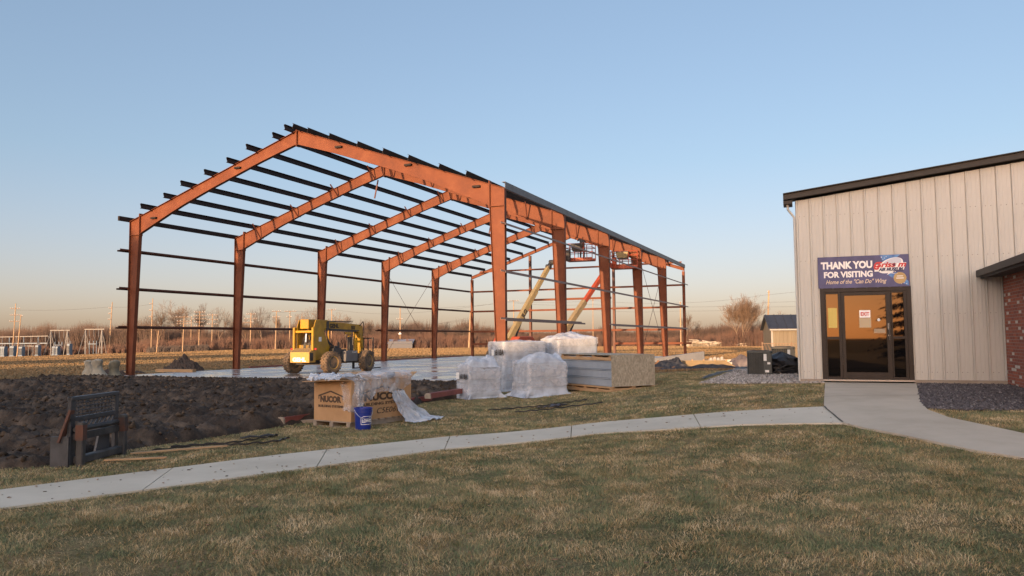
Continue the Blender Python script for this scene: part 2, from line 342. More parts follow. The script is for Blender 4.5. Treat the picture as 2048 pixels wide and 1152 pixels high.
# mud
def mud():
    st = .065; xs = np.arange(-32, 1.2, st); ys = np.arange(9, 37, st); X, Y = np.meshgrid(xs, ys)
    wob = .9*(fbm(X*.9, Y*.9, 4)-.5)
    ins = inpoly(X+wob, Y+wob*.8, MUD).astype(float)
    m = ins.copy(); wl, t = floc(X, Y)
    for _ in range(7):
        m = (m + np.roll(m,1,0)+np.roll(m,-1,0)+np.roll(m,1,1)+np.roll(m,-1,1))/5
    wl, t = floc(X, Y)
    rut = (fbm(wl*.35+4, t*1.6, 4)-.5)
    trk = 0
    for (t0, amp, k_) in ((-4.2,.5,.9),(-6.0,.6,.9),(-9.5,1.1,.5),(-11.3,1.1,.5),(-15.5,1.6,.35),(-17.3,1.6,.35)):
        dd = np.abs(t-t0-amp*np.sin(wl*.16*k_*2+t0)-.25*(fbm(wl*.5,t0,2)-.5)); trk = trk - .13*np.exp(-(dd/.22)**2)*(1+.35*np.sin(wl*14+t*5)) + .09*np.exp(-((dd-.42)/.16)**2)
    clod = np.abs(fbm(X*3.4+.8*fbm(X*2,Y*2,2), Y*3.4, 5, .68)-.5)*2
    c2 = np.clip(fbm(X*6+9, Y*6, 3, .6)-.52, 0, 1)
    Z = terr(X, Y) + sm(.15, .9, m)*(.06 + .62*np.clip(rut+.08, 0, 1)*.7 + trk + .06 + .20*(clod-.14) + .14*c2 + .12*(vnoise(X*9,Y*9)-.5)*sm(.3,.7,vnoise(X*1.7+5,Y*1.7)) + .055*(rng.random(X.shape)-.5))*(1-.72*sm(-6, -2, t)*sm(-4,1,wl)) - .10*(1-sm(.1,.6,m))
    Z -= sm(3.0, 1.0, np.hypot(X+5.7, Y-10.9))*.05*m
    r, c = X.shape; idx = np.arange(r*c).reshape(r, c); keep = (m[:-1,:-1] > .03)
    q = np.stack([idx[:-1,:-1], idx[:-1,1:], idx[1:,1:], idx[1:,:-1]], -1)[keep]
    used, inv = np.unique(q.ravel(), return_inverse=True)
    V = np.stack([X.ravel(), Y.ravel(), Z.ravel()], -1)[used]
    mat = M("churned_wet_mud", (.021,.0155,.012), (.115,.086,.064), 1.9, .85, 0, 1.0, 30, detail=14, c3=(.043,.032,.0245), lo=.30, hi=.66, rvar=.12, spec=.2)
    tag(np_mesh("mud", V, inv.reshape(-1,4), mat, smooth=False), kind='structure')
mud()

# slab
def slab():
    m = bpy.data.materials.new("wet_frosty_slab"); m.use_nodes = True; nt = m.node_tree; b = nt.nodes["Principled BSDF"]; L = nt.links
    tc = nt.nodes.new("ShaderNodeTexCoord"); mp = nt.nodes.new("ShaderNodeMapping"); mp.inputs["Scale"].default_value = (.35, .5, 1); mp.inputs["Rotation"].default_value = (0,0,R(22)); L.new(tc.outputs["Object"], mp.inputs[0])
    n = nt.nodes.new("ShaderNodeTexNoise"); n.inputs["Scale"].default_value = 1.1; n.inputs["Detail"].default_value = 7; n.inputs["Roughness"].default_value = .6; L.new(mp.outputs[0], n.inputs[0])
    r = nt.nodes.new("ShaderNodeValToRGB"); r.color_ramp.elements[0].position = .42; r.color_ramp.elements[1].position = .56
    r.color_ramp.elements[0].color = (.17,.15,.135,1); r.color_ramp.elements[1].color = (.42,.40,.385,1); L.new(n.outputs["Fac"], r.inputs[0]); L.new(r.outputs[0], b.inputs["Base Color"])
    mr = nt.nodes.new("ShaderNodeMapRange"); mr.inputs[1].default_value = .44; mr.inputs[2].default_value = .60; mr.inputs[3].default_value = .12; mr.inputs[4].default_value = .65
    L.new(n.outputs["Fac"], mr.inputs[0]); L.new(mr.outputs[0], b.inputs["Roughness"])
    o = MB().box(-.25, 20.0, -.35, 38.1, -.25, .03).build("concrete_slab", m); o.location = (FX, FY, 0); o.rotation_euler = (0,0,R(-FA)); tag(o, kind='structure')
slab()

# ------------------------------------------------------------------ steel building frame
def steel_frame():
    W, HE, HR = 19.741, 7.43, 10.795; ZS = .03
    T = [0, 7.07, 14.70, 22.42, 30.19, 37.72]
    sl = (HR-HE)/(W/2); n_ = Vector((-sl, 1)).normalized()
    root = thing("steel_building_frame", (FX, FY, 0), -FA, "red primed steel skeleton of a gabled hall standing on the wet slab", "building frame")
    zt = lambda x: HE + sl*(x if x <= W/2 else W-x)
    def mir(x, s): return x if s == 0 else W-x
    def plate(mb, pts, y0, y1, s):
        mb.prism([(mir(x, s), z) for x, z in pts], y0, y1)
    def slab2(mb, a, b, th, y0, y1, s):     # flange plate along a->b in the xz plane, thickness below/left
        d = (Vector(b)-Vector(a)).normalized(); nn = Vector((-d.y, d.x))*th
        plate(mb, [a, b, (b[0]+nn.x, b[1]+nn.y), (a[0]+nn.x, a[1]+nn.y)], y0, y1, s)
    FB, FT = .36, .64
    def dep(x): return float(np.interp(x, [FT, 3.2, 5.0, 8.0, W/2], [.86, .60, .54, .54, .62]))
    for i in range(1, 5) if False else range(5):
        y = T[i]
        for s in (0, 1):
            mb = MB()
            plate(mb, [(0, ZS), (FB, ZS), (FT, HE+sl*FT-.9), (FT, HE+sl*FT-.02), (0, HE-.02)], y-.008, y+.008, s)
            slab2(mb, (0.0, ZS), (0.0, HE-.0), -.018, y-.10, y+.10, s)
            slab2(mb, (FB, ZS+.02), (FT, HE+sl*FT-.9), .018, y-.10, y+.10, s)
            slab2(mb, (FT, HE+sl*FT-.9), (FT, HE+sl*FT+.10), .02, y-.11, y+.11, s)
            slab2(mb, (.0, HE-.0), (FT-.02, HE+sl*(FT-.02)), -.018, y-.10, y+.10, s)
            zk = HE+sl*FT-.9
            plate(mb, [(.02, zk-.01), (FT-.02, zk-.01), (FT-.02, zk+.01), (.02, zk+.01)], y-.098, y+.098, s)
            col = mb.build("column", STEEL, root)
            bp = MB(); plate(bp, [(-.05, ZS), (FB+.06, ZS), (FB+.06, ZS+.025), (-.05, ZS+.025)], y-.16, y+.16, s)
            for bx in (.08, .28):
                for by in (-.12, .12): bp.tube((mir(bx, s), y+by, ZS+.02), (mir(bx, s), y+by, ZS+.09), .016, n=6)
            bp.build("base_plate", STEEL_D, col)
            # rafter
            mb = MB(); N = 14
            xs = [FT+.022 + (W/2-FT-.034)*k/N for k in range(N+1)]
            plate(mb, [(x, zt(x)-.02) for x in xs] + [(x, zt(x)-dep(x)) for x in xs[::-1]], y-.007, y+.007, s)
            slab2(mb, (xs[0], zt(xs[0])), (xs[-1], zt(xs[-1])), -.016, y-.09, y+.09, s)
            for a, b in zip(xs[:-1], xs[1:]): slab2(mb, (a, zt(a)-dep(a)), (b, zt(b)-dep(b)), .016, y-.09, y+.09, s)
            slab2(mb, (FT+.002, zt(FT)-.95), (FT+.002, zt(FT)+.13), -.018, y-.11, y+.11, s)
            slab2(mb, (W/2-.002, HR-dep(W/2)-.10), (W/2-.002, HR+.10), .018, y-.11, y+.11, s)
            raf = mb.build("rafter", STEEL, root)
            # flange braces from purlins down to the bottom flange
            if i > 0:
                for xb in (1.75, 4.3, 6.9, 9.2):
                    fb = MB()
                    for dy in (-.62, .62):
                        fb.bar((mir(xb, s), y+dy, zt(xb)+.06), (mir(xb+.12, s), y+math.copysign(.09, dy), zt(xb)-dep(xb)+.05), .05, .05)
                    fb.build("flange_brace", STEEL_D, raf)
    # end wall: light columns and rafters
    y = T[5]
    for s in (0, 1):
        mb = MB(); x1 = W/2-.005
        slab2(mb, (0, HE-.03), (x1, HR-.03), -.012, y-.09, y+.09, s); slab2(mb, (0, HE-.31), (x1, HR-.31), .012, y-.09, y+.09, s)
        plate(mb, [(0, HE-.3), (x1, HR-.3), (x1, HR-.04), (0, HE-.04)], y-.006, y+.006, s)
        mb.build("end_rafter", STEEL, root)
    for x in (.1, 5.92, 13.65, W-.1):
        mb = MB(); h = zt(x)-.36
        mb.box(x-.006, x+.006, y-.11, y+.11, ZS, h); mb.box(x-.1, x+.1, y-.125, y-.11, ZS, h); mb.box(x-.1, x+.1, y+.11, y+.125, ZS, h)
        mb.build("end_column", STEEL_D if x in (5.92, 13.65) else STEEL, root)
    # purlins (Z sections), nine on each slope
    xs = [W/2-.19, W/2-.9] + [W/2-.9-(W/2-.9-0.12)*k/7 for k in range(1, 8)]
    def zsec(mb, o, t1, t2, y0, y1, ht=.21, fl=.07, th=.012):
        # o: foot point (x,z); t1: along-slope unit, t2: normal unit
        P = lambda a, b: (o[0]+t1[0]*a+t2[0]*b, o[1]+t1[1]*a+t2[1]*b)
        mb.prism([P(-th/2,0), P(th/2,0), P(th/2,ht), P(-th/2,ht)], y0, y1)
        mb.prism([P(th/2,ht-th), P(fl,ht-th), P(fl,ht), P(th/2,ht)], y0, y1); mb.prism([P(-fl,0), P(-th/2,0), P(-th/2,th), P(-fl,th)], y0, y1)
    L = math.hypot(1, sl)
    for s in (0, 1):
        for k, x in enumerate(xs):
            sg = 1 if s == 0 else -1
            t1 = (sg/L, sl/L); t2 = (-sl/L*sg, 1/L)
            y0 = -.62 + .12*math.sin(k*2.3) if k < 8 or s == 0 else -.04
            mb = MB()
            if k == 8:
                if s == 0: mb.box(-.10, .0, y0, T[5]+.2, HE-.03, HE+.19)
                else: mb.box(W+.0, W+.012, y0, T[5]+.22, HE-.02, HE+.25); mb.box(W-.13, W, y0, T[5]+.22, HE+.235, HE+.25); mb.box(W-.1, W, y0, T[5]+.22, HE-.02, HE-.008)
                mb.build("eave_strut", PURLIN if s == 0 else GALV, root)
            else:
                zsec(mb, (mir(x, s), zt(x)+.003), t1, t2, y0, T[5]+.25); mb.build("purlin", PURLIN, root)
    # loose purlin clips on the front rafter web
    for x, s, dz in ((1.55,0,.42),(6.6,0,.2),(W/2-2.2,1,.18),(W/2-5.6+.0,1,.12),(1.2,1,.22)):
        MB().box(mir(x,s)-.16, mir(x,s)+.16, -.13, -.011, zt(x)-dz-.08, zt(x)-dz).build("rafter_clip", PURLIN, root)
    # girts
    def girt(x, y0, y1, z, mat):
        mb = MB(); sx = -1 if x < W/2 else 1; a = 0 if x < W/2 else W
        x0, x1 = sorted((a+sx*.004, a+sx*.20))
        mb.box(x0, x1, y0, y1, z-.006, z+.006)
        o_ = a+sx*.2; i_ = a+sx*.004
        mb.box(min(o_, o_-sx*.012), max(o_, o_-sx*.012), y0, y1, z-.07, z-.006); mb.box(min(i_, i_+sx*.012), max(i_, i_+sx*.012), y0, y1, z+.006, z+.07)
        mb.build("girt", mat, root)
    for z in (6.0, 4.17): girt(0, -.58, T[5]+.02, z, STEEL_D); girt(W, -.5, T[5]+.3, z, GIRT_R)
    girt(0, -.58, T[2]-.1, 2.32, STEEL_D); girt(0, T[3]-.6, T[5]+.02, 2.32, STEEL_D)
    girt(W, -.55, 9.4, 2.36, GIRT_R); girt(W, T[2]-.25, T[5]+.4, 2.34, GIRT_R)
    for x0, x1, z in ((.0, W, 5.96), (.0, W, 4.14), (.0, W, 2.29), (1.0, 13.9, 7.80), (13.4, W-.2, 7.85), (.1, 4.8, 1.15), (13.7, W+.5, 1.14)):
        mb = MB(); mb.box(x0, x1, y-.30, y-.13, z-.006, z+.006); mb.box(x0, x1, y-.312, y-.30, z-.09, z+.006); mb.box(x0, x1, y-.13, y-.118, z-.006, z+.08)
        mb.build("end_girt", STEEL, root)
    MB().box(6.1, 13.4, y-.10, y+.1, 4.98, 5.16).build("door_header", STEEL, root)
    # cross-bracing rods in the fourth bay
    for x in (.18, W-.18):
        for (za, zb) in ((.35, 6.9), (6.9, .35)):
            MB().tube((x, T[3]+.05, za), (x, T[4]-.05, zb), .014, n=6).build("brace_rod", STEEL_D, root)
    for x, yy, z, l in ((W/2+.15, 6.2, 9.75, .95), (12.9, 13.9, 8.65, .9), (13.3, 13.6, 8.7, .8), (15.2, 21.6, 7.9, .8)):
        MB().bar((x, yy, z), (x-.14, yy-.1, z-l), .07, .03).build("hanging_angle", STEEL_D, root)
    return root
steel_frame()

# ------------------------------------------------------------------ museum
def museum():
    root = thing("museum_building", (6.97, 18.87, .5), -20.3, "cream ribbed metal building with a glass entrance and dark roof trim", "building")
    wallm = M("cream_ribbed_metal", (.44,.43,.395), (.48,.47,.435), .6, .45, c3=(.46,.45,.415), lo=.3, hi=.7)
    zt = lambda s: 4.44 + .117*s
    # rib profile along the wall
    prof = []; k = 0; s = 0.0
    P = .3048; n = 48
    for k in range(n):
        s0 = k*P
        prof += [(s0, 0), (s0+.004, -.022), (s0+.016, -.022), (s0+.020, .022), (s0+.050, .022), (s0+.066, 0), (s0+.135, 0), (s0+.139, .005), (s0+.160, .005), (s0+.164, 0), (s0+.222, 0), (s0+.226, .005), (s0+.247, .005), (s0+.251, 0)]
    prof.append((n*P, 0))
    D0, D1, DT = .50, 2.47, 2.285     # door opening
    def cut(pr, a, b):
        out = []; xs = [p[0] for p in pr]; ds = [p[1] for p in pr]
        f = lambda x: float(np.interp(x, xs, ds))
        return [(a, f(a))] + [p for p in pr if a < p[0] < b] + [(b, f(b))]
    mb = MB()
    for a, b, zl in ((.001, D0, .10), (D0, D1, DT), (D1, 14, .10)):
        c = cut(prof, a, b)
        mb.grid([[(x, -d, zl) for x, d in c], [(x, -d, zt(x)) for x, d in c]])
    wob = mb.build("wall", wallm, root)
    mb = MB()
    for z in (.28, 1.62, 2.95, 4.05):
        for k in range(16):
            for q in (.095, .20):
                x = k*P+q
                if not (D0-.02 < x < D1+.02 and z < 3.1): mb.box(x-.008, x+.008, -.012, .0, z-.008, z+.008)
    tag(mb.build("panel_screws", M("screw_head", (.20,.19,.175), rough=.5), root), kind='stuff')
    # side walls, back wall, roof
    mb = MB(); mb.hexa([(0,.02,0),(.05,.02,0),(.05,13,0),(0,13,0),(0,.02,zt(0)),(.05,.02,zt(0)),(.05,13,zt(0)),(0,13,zt(0))]); mb.box(0, 14, 12.95, 13, 0, 4.4); mb.box(13.95, 14, 0, 13, 0, 4.4)
    mb.build("wall", wallm, root)
    mb = MB(); mb.box(-.01, D0, -.02, .05, -.25, .095); mb.box(D1, 14, -.02, .05, -.25, .095); mb.build("base_trim", M("base_trim_tan", (.26,.21,.165), (.31,.26,.21), 3, .7), root)
    e0, e1 = -.27, 10
    mb = MB(); z = lambda x: zt(x)+.06
    mb.hexa([(e0,-.16,z(e0)),(0,-.16,z(0)),(0,.4,z(0)),(e0,.4,z(e0)),(e0,-.16,z(e0)+.05),(0,-.16,z(0)+.05),(0,.4,z(0)+.05),(e0,.4,z(e0)+.05)]); mb.hexa([(0,-.16,z(0)),(e1,-.16,z(e1)),(e1,13.2,z(e1)),(0,13.2,z(0)),(0,-.16,z(0)+.05),(e1,-.16,z(e1)+.05),(e1,13.2,z(e1)+.05),(0,13.2,z(0)+.05)])
    mb.hexa([(10,-.16,z(10)),(14.3,-.16,z(10)-.5),(14.3,13.2,z(10)-.5),(10,13.2,z(10)),(10,-.16,z(10)+.05),(14.3,-.16,z(10)-.45),(14.3,13.2,z(10)-.45),(10,13.2,z(10)+.05)])
    roof = mb.build("roof", TRIM, root)
    mb = MB()
    for (d, za, zb, dz) in ((-.20, .05, .12, 0), (-.17, .12, .185, 0)):
        mb.hexa([(e0,d,zt(e0)+za),(e1,d,zt(e1)+za),(e1,-.04,zt(e1)+za),(e0,-.04,zt(e0)+za),(e0,d,zt(e0)+zb),(e1,d,zt(e1)+zb),(e1,-.04,zt(e1)+zb),(e0,-.04,zt(e0)+zb)])
    mb.hexa([(e0,-.23,zt(e0)+.19),(e1,-.23,zt(e1)+.19),(e1,-.04,zt(e1)+.19),(e0,-.04,zt(e0)+.19),(e0,-.23,zt(e0)+.21),(e1,-.23,zt(e1)+.21),(e1,-.04,zt(e1)+.21),(e0,-.04,zt(e0)+.21)])
    mb.build("rake_trim", TRIM, roof)
    mb = MB(); mb.box(-.27, -.06, -.16, .4, zt(0)-.08, zt(0)+.0); mb.build("gutter", TRIM, roof)
    mb = MB(); mb.path([(-.17,-.02,zt(0)-.06),(-.17,-.02,zt(0)-.2),(-.03,.0,zt(0)-.40),(-.02,.0,.05)], .028, 8); mb.build("downspout", wallm, root)
    # entrance: jambs, sidelights and door
    FR = M("dark_bronze_aluminium", (.016,.012,.011), (.022,.017,.016), 5, .45, .1, spec=.3)
    GL = M("dark_reflective_glass", (.004,.004,.005), rough=.02, spec=.28, ior=1.5); GL.node_tree.nodes['Principled BSDF'].inputs['Specular Tint'].default_value = (1, .78, .52, 1)
    mb = MB(); mb.box(.505,.60,-.05,.09,.1,2.275); mb.box(2.365,2.46,-.05,.09,.1,2.275); mb.box(.60,2.365,-.05,.09,2.175,2.275)
    mb.box(.50,.505,-.06,.02,.1,2.29); mb.build("entrance_frame", FR, root)
    MB().box(.5, 2.47, -.10, .09, .06, .098).build("threshold", M("aluminium_threshold", (.28,.27,.26), rough=.4, metal=.6), root)
    for a, b in ((.605, .955), (2.035, 2.36)):
        mb = MB(); mb.box(a, a+.025, -.03, .06, .102, 2.172); mb.box(b-.06, b, -.04, .06, .102, 2.172); mb.box(a+.025, b-.06, -.03, .06, .102, .16); mb.box(a+.025, b-.06, -.03, .06, 2.13, 2.172); mb.box(a+.025, b-.06, -.035, .06, 1.05, 1.11)
        sl_ = mb.build("sidelight", FR, root)
        MB().box(a+.025, b-.06, .01, .02, .16, 1.05).build("pane", GL, sl_); MB().box(a+.025, b-.06, .01, .02, 1.11, 2.13).build("pane", GL, sl_)
    mb = MB(); mb.box(.962,1.035,-.035,.05,.11,2.165); mb.box(1.925,2.028,-.035,.05,.11,2.165); mb.box(1.035,1.925,-.035,.05,2.085,2.165); mb.box(1.035,1.925,-.035,.05,.11,.265)
    door = mb.build("door", FR, root)
    MB().box(1.035,1.925,.0,.012,.265,2.085).build("glass", GL, door)
    mb = MB(); mb.bar((1.975,-.085,1.02),(1.975,-.085,1.42),.025,.025); mb.bar((1.975,-.085,1.05),(1.975,-.035,1.05),.02,.02); mb.bar((1.975,-.085,1.38),(1.975,-.035,1.38),.02,.02)
    mb.build("handle", BLACKM, door)
    MB().box(1.955,1.995,-.042,-.034,1.27,1.42).build("pull_plate", M("pale_steel_plate", (.6,.6,.6), rough=.35, metal=.5), door)
    MB().lathe([(.0,-.05),(.022,-.05),(.022,-.034)], 12, 'y', (1.975,0,1.13)).build("lock", M("lock_steel", (.5,.5,.5), rough=.3, metal=.8), door)
    # notices on the glass
    def flat(name, x0, x1, z0, z1, mat, label, cat, y=-.008):
        t = thing(name, root.matrix_basis @ Vector(((x0+x1)/2, y, z0)), -20.3, label, cat)
        MB().box(-(x1-x0)/2, (x1-x0)/2, -.002, .002, 0, z1-z0).build("sheet", mat, t); return t
    bpy.context.view_layer.update()
    RED = M("sign_red", (.50,.02,.025), rough=.5)
    t = flat("exit_sign", 1.353, 1.59, 1.555, 1.732, M("sign_white", (.8,.8,.8), rough=.4), "small white EXIT sign with red letters on the entrance door glass", "sign")
    text("lettering", "EXIT", .125, RED, t, (0, -.0045, .044), align='CENTER', bold=.004, width=.185)
    flat("paper_notice", 1.345, 1.60, 1.32, 1.545, M("notice_tan_paper", (.45,.35,.22), rough=.6), "pale paper notice under the red EXIT sign", "notice")
    flat("paper_notice", 1.655, 1.90, 1.185, 1.29, M("notice_tan_paper", (.34,.25,.16), rough=.6), "wide low paper strip on the door glass left of the pull handle", "notice")
    flat("window_poster", .665, .865, 1.32, 1.80, M("notice_yellow_paper", (.55,.42,.10), rough=.5), "yellow poster inside the upper pane of the left sidelight", "poster", .006)
    d = thing("round_sticker", root.matrix_basis @ Vector((1.765,-.006,1.50)), -20.3, "small round white sticker on the upper right of the door glass", "sticker")
    MB().lathe([(.0,-.003),(.034,-.003),(.034,0)], 16, 'y').build("disc", PAPER, d)
    # banner
    t = thing("welcome_banner", root.matrix_basis @ Vector((.47,-.05,2.27)), -20.3, "blue THANK YOU FOR VISITING banner above the glass entrance", "banner")
    BW, BH = 1.975, .752
    navy = M("banner_navy", (.03,.035,.12), (.06,.065,.19), 2.2, .45, c3=(.045,.05,.15))
    MB().box(0, BW, -.012, .012, 0, BH).build("panel", navy, t)
    WH = M("banner_white", (.78,.76,.74), rough=.5); TAN = M("banner_tan", (.62,.50,.36), rough=.5); GOLD = M("banner_gold", (.45,.30,.12), (.38,.25,.10), 8, .5); LB = M("banner_light_blue", (.10,.28,.55), (.04,.12,.34), 5, .5)
    y = -.0155
    a = text("lettering", "THANK YOU", .225, WH, t, (.075, y, .465), bold=.011, width=1.13, ext=.003)
    b = text("lettering2", "FOR VISITING", .19, WH, t, (.125, y, .255), bold=.008, width=1.07, ext=.003)
    join_mesh([a, b], "headline_lettering")
    text("script_lettering", "Home of the \"Can Do\" Wing", .135, TAN, t, (.165, y, .10), shear=.35, width=1.32, bold=.002, ext=.003)
    blue = MB()   # light blue sweeps with stars
    blue.prism([(1.36,.748),(1.80,.748),(1.62,.60),(1.42,.62)], -.014, -.0125); blue.prism([(1.50,.30),(1.70,.34),(1.95,.12),(1.95,.02),(1.76,.10)], -.014, -.0125)
    blue.build("blue_sweep", LB, t)
    st = MB()
    for cx, cz, r in ((1.40,.70,.018),(1.46,.675,.012),(1.43,.65,.01),(1.50,.71,.012),(1.62,.335,.014),(1.68,.35,.016),(1.72,.31,.01),(1.86,.085,.012),(1.91,.06,.012),(1.80,.06,.01)):
        st.prism([(cx+r*(1 if q%2==0 else .45)*math.sin(q*math.pi/5), cz+r*(1 if q%2==0 else .45)*math.cos(q*math.pi/5)) for q in range(10)], -.0165, -.0145)
    st.build("stars", WH, t)
    # museum logo: white oval plate with swoosh, red and navy wording, a star for the o
    def oval(cx, cz, rx, rz, ang, y0, y1, n=36):
        c_, s_ = math.cos(ang), math.sin(ang)
        return MB().prism([(cx+rx*math.cos(q)*c_-rz*math.sin(q)*s_, cz+rx*math.cos(q)*s_+rz*math.sin(q)*c_) for q in [2*math.pi*k/n for k in range(n)]], y0, y1)
    lo = oval(1.58,.50,.29,.155,.42,-.018,-.0125); lo.prism([(1.24,.36),(1.86,.39),(1.92,.56),(1.24,.52)], -.018, -.0125); lo.build("logo_plate", WH, t)
    oval(1.60,.535,.235,.115,.42,-.019,-.0175).build("logo_oval", M("logo_pale_grey", (.50,.52,.58), rough=.5), t)
    lw = MB(); lw.prism([(1.24,.36),(1.86,.39),(1.92,.56),(1.24,.52)], -.0195, -.0185); lw.build("logo_band", WH, t)
    text("logo_word", "Griss m", .17, RED, t, (1.215, -.0215, .465), shear=.3, bold=.007, width=.68, ext=.003)
    text("logo_initial", "G", .24, RED, t, (1.205, -.022, .415), shear=.3, bold=.010, width=.14, ext=.003)
    NV = M("logo_navy", (.02,.025,.09), rough=.5)
    cx, cz, r = 1.665, .515, .055
    MB().prism([(cx+r*(1 if q%2==0 else .4)*math.sin(q*math.pi/5), cz+r*(1 if q%2==0 else .4)*math.cos(q*math.pi/5)) for q in range(10)], -.0245, -.0195).build("logo_star", NV, t)
    text("logo_caption", "AIR MUSEUM", .10, NV, t, (1.335, -.0215, .375), shear=.3, bold=.006, width=.53, ext=.003)
    sw = MB(); sw.prism([(1.45,.335),(1.66,.36),(1.60,.33),(1.70,.30),(1.58,.315),(1.50,.275),(1.53,.32)], -.0165, -.015); sw.build("logo_plane", WH, t)
    oval(1.775,.20,.135,.135,0,-.016,-.0125).build("seal", GOLD, t)
    bars = MB(); bars.box(1.71,1.84,-.0175,-.0155,.235,.252); bars.box(1.695,1.855,-.0175,-.0155,.185,.205); bars.build("seal_lines", WH, t)
    nt = MB()
    for k in range(8): nt.box(.06+k*.245, .10+k*.245, -.02, .0, -.022, -.001)
    nt.build("mounting_clips", BLACKM, t)
museum()

def brick_annex():
    p = MB_W(4.32, 0)
    root = thing("brick_annex", (p[0], p[1], .5), -20.3, "red brick wing with dark overhanging eave beside the cream metal wall", "building")
    m = bpy.data.materials.new("red_brick"); m.use_nodes = True; nt = m.node_tree; b = nt.nodes["Principled BSDF"]; L = nt.links; b.inputs["Roughness"].default_value = .85
    tc = nt.nodes.new("ShaderNodeTexCoord"); sp = nt.nodes.new("ShaderNodeSeparateXYZ"); cb = nt.nodes.new("ShaderNodeCombineXYZ")
    L.new(tc.outputs["Object"], sp.inputs[0]); ad = nt.nodes.new("ShaderNodeMath"); L.new(sp.outputs[0], ad.inputs[0]); L.new(sp.outputs[1], ad.inputs[1]); L.new(ad.outputs[0], cb.inputs[0]); L.new(sp.outputs[2], cb.inputs[1])
    def bt(c1, c2, mo):
        k = nt.nodes.new("ShaderNodeTexBrick"); k.inputs["Scale"].default_value = 1; k.inputs["Brick Width"].default_value = .205; k.inputs["Row Height"].default_value = .068; k.inputs["Mortar Size"].default_value = .006
        k.inputs["Color1"].default_value = (*c1,1); k.inputs["Color2"].default_value = (*c2,1); k.inputs["Mortar"].default_value = (*mo,1); L.new(cb.outputs[0], k.inputs["Vector"]); return k
    k1 = bt((.34,.085,.045), (.19,.05,.034), (.26,.19,.15)); k2 = bt((0,0,0), (1,1,1), (0,0,0))
    th = nt.nodes.new("ShaderNodeMath"); th.operation = 'GREATER_THAN'; th.inputs[1].default_value = .90; L.new(k2.outputs[0], th.inputs[0])
    mx = nt.nodes.new("ShaderNodeMixRGB"); mx.inputs[2].default_value = (.50,.43,.37,1); L.new(th.outputs[0], mx.inputs[0]); L.new(k1.outputs[0], mx.inputs[1]); L.new(mx.outputs[0], b.inputs["Base Color"])
    bp = nt.nodes.new("ShaderNodeBump"); bp.inputs["Strength"].default_value = .8; bp.inputs["Distance"].default_value = .006; bp.invert = True; L.new(k1.outputs["Fac"], bp.inputs["Height"]); L.new(bp.outputs[0], b.inputs["Normal"])
    MB().box(0, 7, -6.0, -.04, -.3, 2.62).build("wall", m, root)
    mb = MB(); mb.box(-.40, 7.4, -6.4, -.035, 2.44, 2.46); mb.hexa([(-.40,-6.4,2.46),(7.4,-6.4,2.46),(7.4,-.035,2.46),(-.40,-.035,2.46),(-.40,-6.4,2.52),(7.4,-6.4,4.2),(7.4,-.035,4.2),(-.40,-.035,2.52)])
    roof = mb.build("roof", M("dark_shingle", (.05,.042,.038), (.08,.066,.058), 14, .85, 0, .3, 40), root)
    mb = MB(); mb.box(-.43,-.403,-6.42,-.03,2.40,2.57); mb.box(-.52,-.43,-6.42,-.03,2.44,2.58); mb.build("gutter", TRIM, roof)
    mb = MB(); mb.box(-.40, 0, -6.4, -.035, 2.425, 2.438); mb.build("soffit", M("dark_soffit", (.04,.03,.025), rough=.8), roof)
brick_annex()

